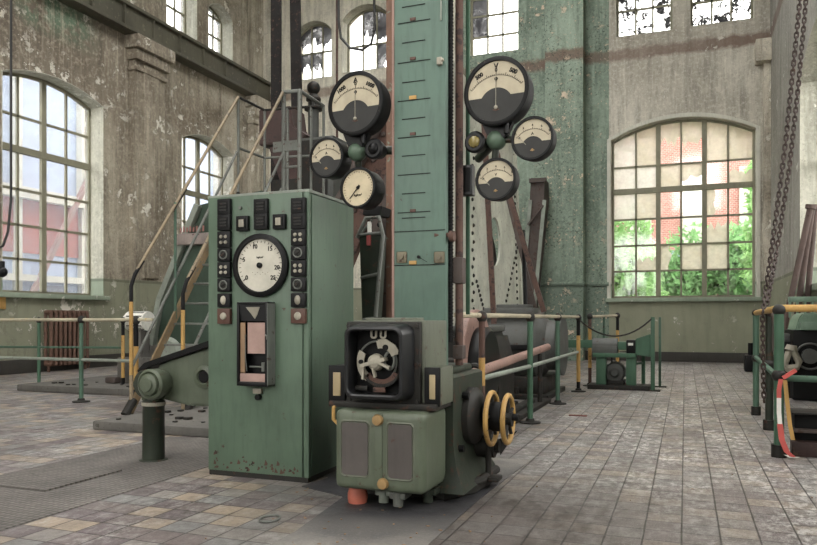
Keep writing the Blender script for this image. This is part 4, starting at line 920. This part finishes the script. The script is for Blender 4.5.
q=W(140,321,9.15); pm=thing('small_motor','small whitish electric motor beside the stair foot','motor',(q.x,9.15,0))
b=MB(); b.cyl((q.x-.2,9.15,q.z),(q.x+.17,9.15,q.z),.15,seg=28); b.cyl((q.x-.27,9.15,q.z),(q.x-.2,9.15,q.z),.1,seg=20); b.cyl((q.x-.36,9.15,q.z),(q.x-.2,9.15,q.z),.03); b.build('body',white,pm)
b=MB(); 
for k in range(12): 
    a=k*PI/6; b.bar((q.x-.15,9.15+.15*math.cos(a),q.z+.15*math.sin(a)),(q.x+.14,9.15+.15*math.cos(a),q.z+.15*math.sin(a)),.015,.02)
b.build('cooling_rib',grey,pm)
b=MB(); b.box(q.x-.3,q.x+.2,8.98,9.35,0.1,.5,.02); b.box(q.x-.1,q.x+.1,9.05,9.25,.5,q.z-.1); b.build('pedestal',conc,pm)
q=W(166,352,8.6); b=MB(); b.lathe((q.x,8.7,q.z),(0,-1,0),[(.2,0),(.22,.05),(.17,.09),(.1,.09),(0,.07)],28); b.build('round_flange',pale,gc)
# ================================================================ machinery pit behind the right railing
ck=thing('riveted_cheek_plate','tall pale green riveted steel cheek plate with an oval hole','plate',(-3.3,13.2,0))
K=1.27; sc=lambda y,z:(y*K,max(0,1.1+(z-1.1)*K))
pl=[sc(*q) for q in ((8.2,0.),(12.4,0.),(12.15,1.4),(11.7,2.9),(11.5,4.0),(8.3,4.2))]
hole=[sc(10.38+.34*math.cos(-2*PI*i/24),2.23+.36*math.sin(-2*PI*i/24)) for i in range(24)]
b=MB(); tri=tessellate_polygon([[V((p[0],p[1],0)) for p in l] for l in (pl,hole)]); ap=pl+hole
for x in (-3.3,-3.34):
    vs=[b.b.verts.new((x,p[0],p[1])) for p in ap]
    for t in tri: b.b.faces.new([vs[i] for i in t])
for l in (pl,hole):
    for i in range(len(l)):
        p,q=l[i],l[(i+1)%len(l)]; b.b.faces.new([b.b.verts.new(v) for v in ((-3.3,*p),(-3.3,*q),(-3.34,*q),(-3.34,*p))])
bmesh.ops.remove_doubles(b.b,verts=b.b.verts,dist=1e-4); b.build('plate',platep,ck)
b=MB()
def riv(y,z): y,z=sc(y,z); b.lathe((-3.3,y,z),(1,0,0),[(.036,0),(.03,.015),(.018,.028),(0,.03)],8)
for i in range(24): riv(9.15+(.06 if i%2 else 0),.9+i*.11)
for i in range(14): riv(9.35+i*.06,1.6-i*.06)
for i in range(20): riv(11.9-.03*i*.4,1.0+i*.11)
for i in range(14): riv(10.9+i*.08,1.2+i*.09)
b.build('rivet_row',dgrey,ck)
b=MB(); b.bar((-3.27,*sc(12.35,0)),(-3.27,*sc(12.05,1.6)),.1,.06,side=(0,1,0)); b.bar((-3.27,*sc(12.05,1.6)),(-3.27,*sc(11.55,4.0)),.1,.06,side=(0,1,0)); b.build('edge_angle',platep,ck)
wdm=thing('hole_backing_drum','dark drum shape added to darken the oval hole of the pale cheek plate','drum',(-4.1,13.2,0))  # drum shape added so the hole in the plate looks dark
b=MB(); b.lathe((-4.7,13.2,1.9),(1,0,0),[(0,0),(1.15,0),(1.15,1.15),(1.0,1.2),(0,1.2)],48); b.build('drum',dgrey,wdm)
b=MB(); b.box(-4.6,-3.7,12.7,13.7,0,1.0,.03); b.build('pedestal',conc,wdm)
def strut(a,e,w,label,m=rust):
    b=MB(); b.bar(a,e,w,w*.6,side=(1,0,0)); return tag(b.build('diagonal_strut',m),label,'strut','slanting rust-brown struts before the cheek plate')
strut(W(483.5,110,8.3),W(494,324,8.3),.06,'nearly upright rust-brown strut left of the oval hole')
strut(W(496,150,10.4),W(544,312,10.4),.07,'slanting rust-brown strut, longer one of the close pair',)
strut(W(506,190,10.7),W(536,312,10.7),.06,'thinner dark strut just behind the slanting rust-brown one',dust)
b=MB(); b.cyl(W(523,230,10.5),W(526,312,10.5),.03,seg=8); tag(b.build('control_rod',blk),'thin black upright rod right of the slanting struts','rod')
# chute
ch=thing('steel_chute','narrow brown steel chute leaning against the green pilaster','chute',W(536,300,18.9))
b=MB(); b.prism([W(531,178,18.6),W(544,178,18.6),W(544,200,18.6),W(533,305,18.6),W(533,362,18.6),W(523,362,18.6),W(523,305,18.6)],(0,.7,0)); b.build('channel',dust,ch)
b=MB(); b.bar(W(544.5,200,18.55),W(534,310,18.55),.09,.05,side=(1,0,0)); b.bar(W(530.5,200,18.55),W(522,300,18.55),.09,.05,side=(1,0,0)); b.build('edge_flange',pale,ch)
b=MB(); b.bar(W(528,225,18.5),W(543,205,18.5),.07,.05); b.build('cross_bar',dust,ch); b=MB(); b.box(W(529,0,18.5).x,W(546,0,18.5).x,18.5,18.6,W(537,182,18.5).z,W(537,178,18.5).z); b.build('cross_bar',dust,ch)
# brake wheel
bw=thing('brake_wheel','large brake wheel with salmon-painted rim behind the depth indicator','wheel',(-2.0,7.0,0))
b=MB(); b.lathe((-2.0,7.0,.62),(1,0,0),[(.42,0),(.57,0),(.575,.02),(.575,.07),(.565,.08),(.42,.08)],56); b.quadstrip([]) if False else None; b.build('rim',salm,bw)
b=MB(); b.cyl((-1.98,7.0,.62),(-1.95,7.0,.62),.43,seg=44); b.lathe((-1.95,7.0,.62),(1,0,0),[(.40,0),(.40,.13),(.36,.16),(0,.16)],44); b.build('drum',blk2,bw)
b=MB(); b.box(-2.3,-2.02,6.8,7.2,0,.7,.02); b.build('bearing_block',dgrey,bw)
# large motor / gearbox
gm=thing('winding_motor','large dark grey electric winding motor behind the railing','motor',(-2.6,10.2,0))
cy,cz=10.55,.72
b=MB(); b.lathe((-2.7,cy,cz),(1,0,0),[(0,0),(.46,0),(.5,.04),(.5,.72),(.44,.78),(.36,.86),(.36,1.0),(.3,1.02),(0,1.02)],40); b.build('housing',grey,gm)
b=MB(); b.lathe((-1.68,cy,cz),(1,0,0),[(.41,-.02),(.43,0),(.43,.05),(.38,.06),(.2,.04),(0,.05)],40); b.build('end_shield',grey,gm)
b=MB(); b.box(-2.7,-1.98,cy-.45,cy+.45,1.16,1.26,.02); b.box(-2.55,-2.1,cy-.3,cy+.3,1.26,1.31,.01); b.build('top_cover',grey,gm)
b=MB(); b.box(-2.7,-1.8,cy-.6,cy+.6,0.05,.3,.03); b.box(-2.8,-1.72,cy-.75,cy+.75,0,.07,.01); b.build('bed_frame',dgrey,gm)
for i in range(6):
    b=MB(); x=-2.65+i*.16; b.cyl((x,cy-.66,.07),(x,cy-.66,.16),.035,seg=6); b.build('bolt',dgrey,gm)
b=MB(); b.box(-2.75,-2.0,cy-.56,cy+.56,.66,.74,.01); b.build('split_flange',blk,gm)
g4=thing('gear_housing','dark oily gear housing between brake wheel and winding motor','machine',(-2.75,8.4,0))
b=MB(); b.prism([(-2.9,7.9,0.05),(-1.95,7.9,0.05),(-1.95,7.9,.6),(-2.05,7.9,.95),(-2.8,7.9,.95),(-2.9,7.9,.6)],(0,.9,0),.05); b.build('housing',dgrey,g4)
MB().box(-2.8,-2.05,8.0,8.7,.95,1.02,.02).build('cover',grey,g4); MB().box(-3.0,-1.94,7.75,8.95,0,.08,.02).build('base_plate',dgrey,g4)
# salmon pipe
sp2=thing('horizontal_pipe','long salmon-pink pipe running back behind the railing','pipe',(-1.72,5.3,0))
b=MB(); b.cyl((-1.72,5.1,.60),(-1.72,9.75,.725),.046,seg=18); b.build('pipe',salm,sp2)
b=MB(); b.torus((-1.72,6.15,.63),(0,1,0),.062,.025,20,8); b.box(-1.80,-1.64,6.1,6.2,.45,.6,.01); b.cyl((-1.72,6.15,.05),(-1.72,6.15,.5),.025); b.build('clamp',dgrey,sp2)
b=MB(); b.cyl((-1.72,9.2,.05),(-1.72,9.2,.66),.03); b.build('support_leg',dgrey,sp2)
b=MB(); b.cyl((-1.15,6.1,.0),(-1.15,6.1,.03),.08); 
b.b.free()
# pipe bed on floor
b=MB(); b.box(-1.9,-1.66,5.6,9.7,0,.05,.01); b.box(-1.86,-1.76,7.8,9.1,.05,.1,.02); tag(b.build('machine_bed',dgrey),'low dark iron bed on the floor inside the railing','machine bed')
# ================================================================ green drive unit
du=thing('drive_unit','bright green motor drive unit with grey coupling cover on a low steel frame','machine',(-1.0,11.8,0))
yv=11.75
def PX(px,py): return W(px,py,yv)
b=MB(); b.box(PX(588,0).x,PX(650,0).x,yv-.1,yv+.4,0,.07,.01); b.build('base_frame',dgrey,du)
for a_,e_ in ((596,606),(626,636)):
    b=MB(); b.box(PX(a_,0).x,PX(e_,0).x,yv,yv+.14,.07,PX(600,356).z,.01); b.build('leg',brt_g,du)
b=MB(); b.cyl((PX(642,0).x,yv+.4,.07),(PX(642,0).x,yv+.4,.6),.03); b.bar((PX(634,0).x,yv+.1,.4),(PX(642,0).x,yv+.4,.4),.03,.03); b.build('brace',brt_g,du)
b=MB(); b.box(PX(593,0).x,PX(636,0).x,yv-.05,yv+.4,PX(600,357).z,PX(600,353).z,.008); b.build('table_plate',brt_g,du)
a=PX(592,338); e=PX(617,354); b=MB(); b.cyl((a.x,yv+.15,(a.z+e.z)/2),(e.x,yv+.15,(a.z+e.z)/2),(a.z-e.z)/2*.98,seg=26); b.box(a.x,e.x,yv-.0,yv+.3,e.z,(a.z+e.z)/2,.01); b.build('coupling_cover',grey,du)
b=MB(); b.box(PX(562,0).x,PX(593,0).x,yv+.08,yv+.22,PX(580,348).z,PX(580,340).z,.008); b.build('left_shaft_guard',brt_g,du)
b=MB(); b.box(PX(617,0).x,PX(627,0).x,yv+.08,yv+.22,PX(620,350).z,PX(620,342).z,.008); b.build('right_shaft_guard',brt_g,du)
b=MB(); b.box(PX(626,0).x,PX(635.5,0).x,yv+.02,yv+.28,PX(630,355).z,PX(630,340).z,.02); b.build('bearing_block',blk,du); 
b=MB(); b.box(PX(628,0).x,PX(633,0).x,yv+.01,yv+.022,PX(630,345.5).z,PX(630,343).z); b.build('label_plate',white,du)
b=MB(); b.prism([PX(635.5,339),PX(650.5,334),PX(650.5,357),PX(635.5,355)],(0,.5,0),.01); b.build('funnel_guard',brt_g,du)
q=PX(614,373); b=MB(); b.lathe((q.x,yv+.42,q.z),(0,-1,0),[(0,0),(.15,0),(.16,.05),(.16,.28),(.14,.32),(.08,.33),(.05,.36),(0,.36)],30); mo=b.build('fan_motor',grey,du); 
b=MB()
for k in range(16):
    a_=k*PI/8; b.bar((q.x+.16*math.cos(a_),yv+.15,q.z+.16*math.sin(a_)),(q.x+.16*math.cos(a_),yv+.36,q.z+.16*math.sin(a_)),.02,.012)
b.build('cooling_rib',grey,mo)
b=MB(); b.box(q.x+.14,q.x+.27,yv+.12,yv+.3,q.z-.06,q.z+.07,.01); b.build('terminal_box',grey,mo); b=MB(); b.box(q.x-.15,q.x+.15,yv+.08,yv+.42,.07,q.z-.12,.01); b.build('motor_foot',dgrey,mo)
b=MB(); b.cyl((q.x-.05,yv+.2,q.z+.15),(q.x-.05,yv+.2,.62),.012); b.build('cable',ink,mo)
q=FL(578,416); b=MB(); b.box(q.x-.1,q.x+.1,q.y-.03,q.y+.03,0,.012,.004,M=None); tag(b.build('flat_scrap',plain('red_brown_scrap',lin(120,60,50),.6)),'small dark red scrap lying on the tiles past the railing','scrap')
# ================================================================ behind-column steelwork
rp=thing('rear_frame_column','rusty brown steel frame column behind the teal column','column',(-2.0,5.4,0))
b=MB(); a=W(372,0,5.6).x; e=W(391,0,5.6).x; b.box(a,e,5.6,5.75,0,2.0,.005); b.build('web_plate',dust,rp)
b=MB(); e0=W(386,0,5.5).x; e1=W(392,0,5.5).x; b.box(e0,e1,5.5,5.6,0,5.,.005); b.build('edge_angle',paint('flaking_edge',lin(134,92,66),.35,.7,rcol=lin(108,120,100)),rp)
for py in (225,260,292):
    p=W(380,py,5.59); b=MB(); b.cyl((p.x,5.57,p.z),(p.x,5.6,p.z),.022,seg=6); b.build('bolt',ink,rp)
ig=thing('inclined_girder','reddish-brown riveted inclined girder behind the left gauges','girder',W(365,200,6.4))
b=MB(); b.bar(W(400,95,6.6),W(268,425,6.6),.1,.42,side=(0,1,0)); b.build('web',rust,ig)
b=MB(); b.bar(W(389,105,6.5),W(322,240,6.5),.2,.05,side=(0,1,0)); b.bar(W(405,130,6.5),W(370,250,6.5),.2,.05,side=(0,1,0)); b.build('flange',dust,ig)
b=MB()
for i in range(12):
    p=W(398,95,6.53).lerp(W(345,235,6.53),i/11); b.lathe((p.x,6.54,p.z),(0,-1,0),[(.025,0),(.02,.02),(0,.024)],8)
b.build('rivet_row',dust,ig)
cn=thing('green_console','narrow tapered green instrument console with pale tube frame, behind the cabinet','console',W(369,330,5.3))
P=lambda x,y:W(x,y,5.3)
b=MB(); b.prism([P(359,234),P(381,234),P(376,322),P(362,322)],(0,.12,0),.006); b.build('panel',mac_d,cn)
b=MB(); b.tube([P(357,238),P(366,218),P(379,217),P(383,235),P(379,275),P(375,325)],.018,8); b.tube([P(358,235),P(381,233)],.014,8); b.tube([P(361,278),P(378,274)],.014,8); b.tube([P(363,320),P(376,318)],.014,8); b.tube([P(359,236),P(372,220)],.012,8); b.build('tube_frame',stl,cn)
b=MB(); b.box(P(367,0).x,P(371,0).x,5.29,5.3,P(0,260).z,P(0,250).z); lab(b.build('warning_sticker',plain('sticker_red',lin(170,60,56),.5),cn),'red and white sticker'); b=MB(); b.box(P(368,0).x,P(371.5,0).x,5.288,5.3,P(0,249.5).z,P(0,241).z); b.build('name_sticker',white,cn)
b=MB(); b.prism([P(362,215),P(380,215),P(382,206),P(364,206)],(0,.2,0),.005); b.build('head_box',ink,cn)
b=MB(); b.box(P(362,0).x,P(378,0).x,5.3,5.42,0,P(0,322).z,.005); b.build('stand',mac_d,cn)
# ================================================================ right side: chain, railing, tape, steps, machine, poles
def chain(pts,label,r=.0075,L=.055):
    pts=[V(p) for p in pts]; b=MB(); seg=[]; acc=0
    # resample
    P_=[pts[0]]; 
    for p,q in zip(pts,pts[1:]):
        n=max(1,int((q-p).length/ (L*.74))); P_+= [p.lerp(q,(i+1)/n) for i in range(n)]
    for i,(p,q) in enumerate(zip(P_,P_[1:])):
        d=(q-p).normalized(); c=(p+q)/2; _,u,w=basis(d); 
        if i%2: u=w
        hl=L/2-.012; hw=.015; ring=[]
        for k in range(12):
            a=2*PI*k/12; off=d*(hl if math.cos(a)>0 else -hl)*1.0
            ring.append(c+d*math.cos(a)*hw+off*.8+u*math.sin(a)*hw)
        t=MB(); t.tube(ring,r,5,True); b.merge(t.b)
    return tag(b.build('hoist_chain',paint('dark_chain',lin(72,52,46),.3,.6),None,.9),label,'chain','rusty chains at the right')
chain([W(802,-60,7.2),W(800,0,7.2),W(793,70,7.2),W(786,140,7.2),W(775,225,7.2),W(766,290,7.2),W(763,312,7.0)],'left strand of rusty link chain slanting down to the right railing')
chain([W(810,-60,7.6),W(806,0,7.6),W(798,90,7.6),W(789,170,7.6),W(777,250,7.6),W(767,305,7.2)],'right strand of rusty link chain slanting down to the right railing')
chain([W(762.5,312,7.0),W(763,350,7.0),W(764,402,7.0)],'short rusty chain end hanging vertically below the railing knot')
rr_=thing('guard_railing','stout green pipe railing with yellow top rail at the right edge','railing',(.72,7,0))
for x,y,m,r in ((.70,6.46,brt_g,.05),(.78,8.0,mac_d,.05),(.76,9.19,rail_g,.045)):
    b=MB(); b.cyl((x,y,0),(x,y,1.16),r*.74,seg=16); o=b.build('post',m,rr_); MB().sphere((x,y,1.17),r*.98).build('pipe_fitting',dgrey,o); MB().cyl((x,y,0),(x,y,.1),r*1.15).build('pipe_fitting',dgrey,o); MB().sphere((x,y,.65),r*1.1).build('pipe_fitting',dgrey,o)
rail(rr_,[(.76,9.19,1.17),(.70,6.46,1.185),(2.0-.08,6.46,1.185)],yel,.03); rail(rr_,[(.76,9.19,.66),(.70,6.46,.63),(1.9,6.46,.62)],rail_g,.026)
b=MB(); b.tube([(.76,8.6,1.16),(.78,7.7,1.14),(.77,7.45,1.05),(.77,7.45,.8)],.02,8); b.build('bent_rod',dust,rr_)
tp=thing('barrier_tape','red and white barrier tape hanging in a loop from the right railing','tape',W(786,455,6.35))
def ribbon(pts,w,m,nm):
    b=MB(); L_=[V(p) for p in pts]; r=[]
    for p in L_: r.append([p+V((-w/2,0,0)),p+V((w/2,0,0)),p+V((w/2,.003,0)),p+V((-w/2,.003,0))])
    b.quadstrip(r); return b.build(nm,m,tp)
P=lambda x,y:W(x,y,6.36)
ribbon([P(781,379),P(779,390),P(779,398)],.032,m_tape_r,'red_segment'); ribbon([P(779,398),P(779,412),P(780,424)],.032,m_tape_w,'white_segment'); ribbon([P(780,424),P(782,440),P(787,452),P(793,457)],.042,m_tape_r,'red_segment'); ribbon([P(786,455),P(792,458),P(798,457)],.03,m_tape_w,'white_segment')
ribbon([P(785,380),P(787,400),P(790,425),P(793,440)],.03,yel,'yellow_segment')
b=MB(); b.bar(P(783,378),P(796,370),.02,.03); b.build('red_knot',m_tape_r,tp)
stp=thing('steel_steps','low dark steel steps behind the barrier tape','steps',(1.3,6.65,0))
b=MB(); b.box(.83,1.92,6.62,6.85,.0,.335,.004); b.build('body',ink,stp)
b=MB(); b.box(.80,1.93,6.52,6.64,.0,.12,.006); lab(b.build('kick_plate',paint('dark_red_plate',lin(64,38,34),.3,.6),stp),'dark red kick plate')
b=MB(); b.box(.80,1.93,6.54,6.66,.19,.215,.004); b.build('lower_tread',dust,stp)
b=MB(); b.box(.80,1.93,6.54,6.88,.335,.35,.004); b.build('upper_tread',dgrey,stp)
rm=thing('control_machine','black machine with light green top housing behind the right railing','machine',(1.6,11.3,0))
P=lambda x,y:W(x,y,11.0)
b=MB(); b.box(P(793,0).x,1.92,11.0,11.9,P(0,372).z,P(796,330).z,.02); b.box(P(786,0).x,P(797,0).x,11.2,11.8,P(0,352).z,P(0,334).z,.02); b.build('body',ink,rm)
b=MB(); b.prism([P(795,331),P(799,318),P(803,313),P(818,313),P(818,331)],(0,.8,0),.015); b.build('top_housing',greenlight,rm)
b=MB(); b.box(P(800,0).x,1.93,10.95,11.0,P(800,330).z,P(800,322).z,.004); b.build('visor',greenlight,rm)
b=MB(); z0,z1=P(806,300).z,P(806,294).z; b.box(P(800,0).x,1.94,12.2,12.25,z0,z1,.01)
for k in range(4): b.box(P(801,0).x+k*.1,P(801,0).x+k*.1+.03,12.2,12.25,P(0,318).z,z0)
b.build('rear_rack',greenlight,rm)
b=MB(); b.box(P(783,0).x,P(793,0).x,11.3,11.7,P(788,342).z,P(788,334).z,.01); b.box(P(783,0).x,P(793,0).x,11.3,11.7,P(788,352).z,P(788,345).z,.01); b.build('side_rack',grey,rm)
b=MB(); q=P(809,356); b.torus(q+V((0,-.1,0)),(0,1,0),.17,.014,30,8); b.cyl(q+V((0,-.12,0)),q,.1); b.build('hand_wheel',grey,rm)
b=MB(); b.box(P(789,0).x,1.92,11.3,11.8,0,P(800,371).z,.02); b.build('stand',ink,rm)
gv=thing('hook_bracket','pale grey triangular hook bracket hanging on the black machine','bracket',W(792,362,10.8))
P=lambda x,y:W(x,y,10.85)
b=MB(); b.tube([P(784.5,364),P(789,352),P(793,350),P(799,362),P(797,367),P(788,368)],.045,8,True); b.cyl(P(791,350),P(792,345),.08,.06); b.sphere(P(791,369),.06,(1.3,.7,.9)); b.build('bracket',bone,gv)
for (x0,y0,x1,y1,yy,l) in ((811,205,785,325,12.6,'leftmost of three brown poles leaning in the right corner'),(812.5,205,796,322,12.8,'middle of three brown poles leaning in the right corner'),(815,205,806,318,13.0,'rightmost of three brown poles leaning in the right corner')):
    a=W(x0,y0,yy); e=W(x1,y1,yy); k=e.z/(a.z-e.z); e2=e+(e-a)*k; b=MB(); b.cyl(a,e2,.045,seg=14); 
    for z in (.03,): b.cyl(a.lerp(e2,.02),a,.075,seg=14)
    tag(b.build('leaning_pole',paint('dark_brown_pole',lin(112,88,80),.3,.7)),l,'pole','brown poles leaning in the right corner')
# small dark thing at wall far right
q=FL(751,372); b=MB(); b.box(q.x-.12,q.x+.12,q.y,q.y+.3,0,.35,.04); b.cyl((q.x,q.y+.1,.35),(q.x,q.y+.1,.6),.05); tag(b.build('canister',blk),'small dark canister on the floor behind the right railing','canister')
# floor litter
q=FL(270,520); b=MB(); b.torus((q.x,q.y,.008),(0,0,1),.05,.006,20,6,1.4); tag(b.build('metal_ring',stl),'flat oval metal ring lying on the tiles before the cabinet','ring')
b=MB(); rd=random.Random(9)
for i in range(70):
    x,y=rd.choice([(rd.uniform(-2.3,-.9),rd.uniform(2.6,4.1)),(rd.uniform(-3.2,1.2),rd.uniform(2.8,8)),(rd.uniform(-1.8,-1.),rd.uniform(3.,4.))]); s_=rd.uniform(.004,.013); a_=rd.uniform(0,6.28); 
    z=.007; u=V((math.cos(a_),math.sin(a_),0)); k=V((-u.y,u.x,0)); p=V((x,y,z)); b.prism([p+u*s_,p+k*s_*.6,p-u*s_,p-k*s_*.5],(0,0,.003))
o=b.build('paint_flakes',woodm); o['kind']='stuff'; tag(o,'small pale paint flakes and dry leaf crumbs strewn over the floor','flakes')
# ---------------------------------------------------------------- light
wd=bpy.data.worlds.new('sky'); S.world=wd; wd.use_nodes=True; nt=wd.node_tree; bg=nt.nodes['Background']
bg.inputs[0].default_value=(1.0,.985,.94,1); bg.inputs[1].default_value=2.2
S.view_settings.view_transform='Standard'; S.view_settings.look='None'; S.view_settings.gamma=1; S.view_settings.use_curve_mapping=False
S.view_settings.exposure=1.52
S.cycles.max_bounces=8; S.cycles.transparent_max_bounces=16; S.cycles.diffuse_bounces=4
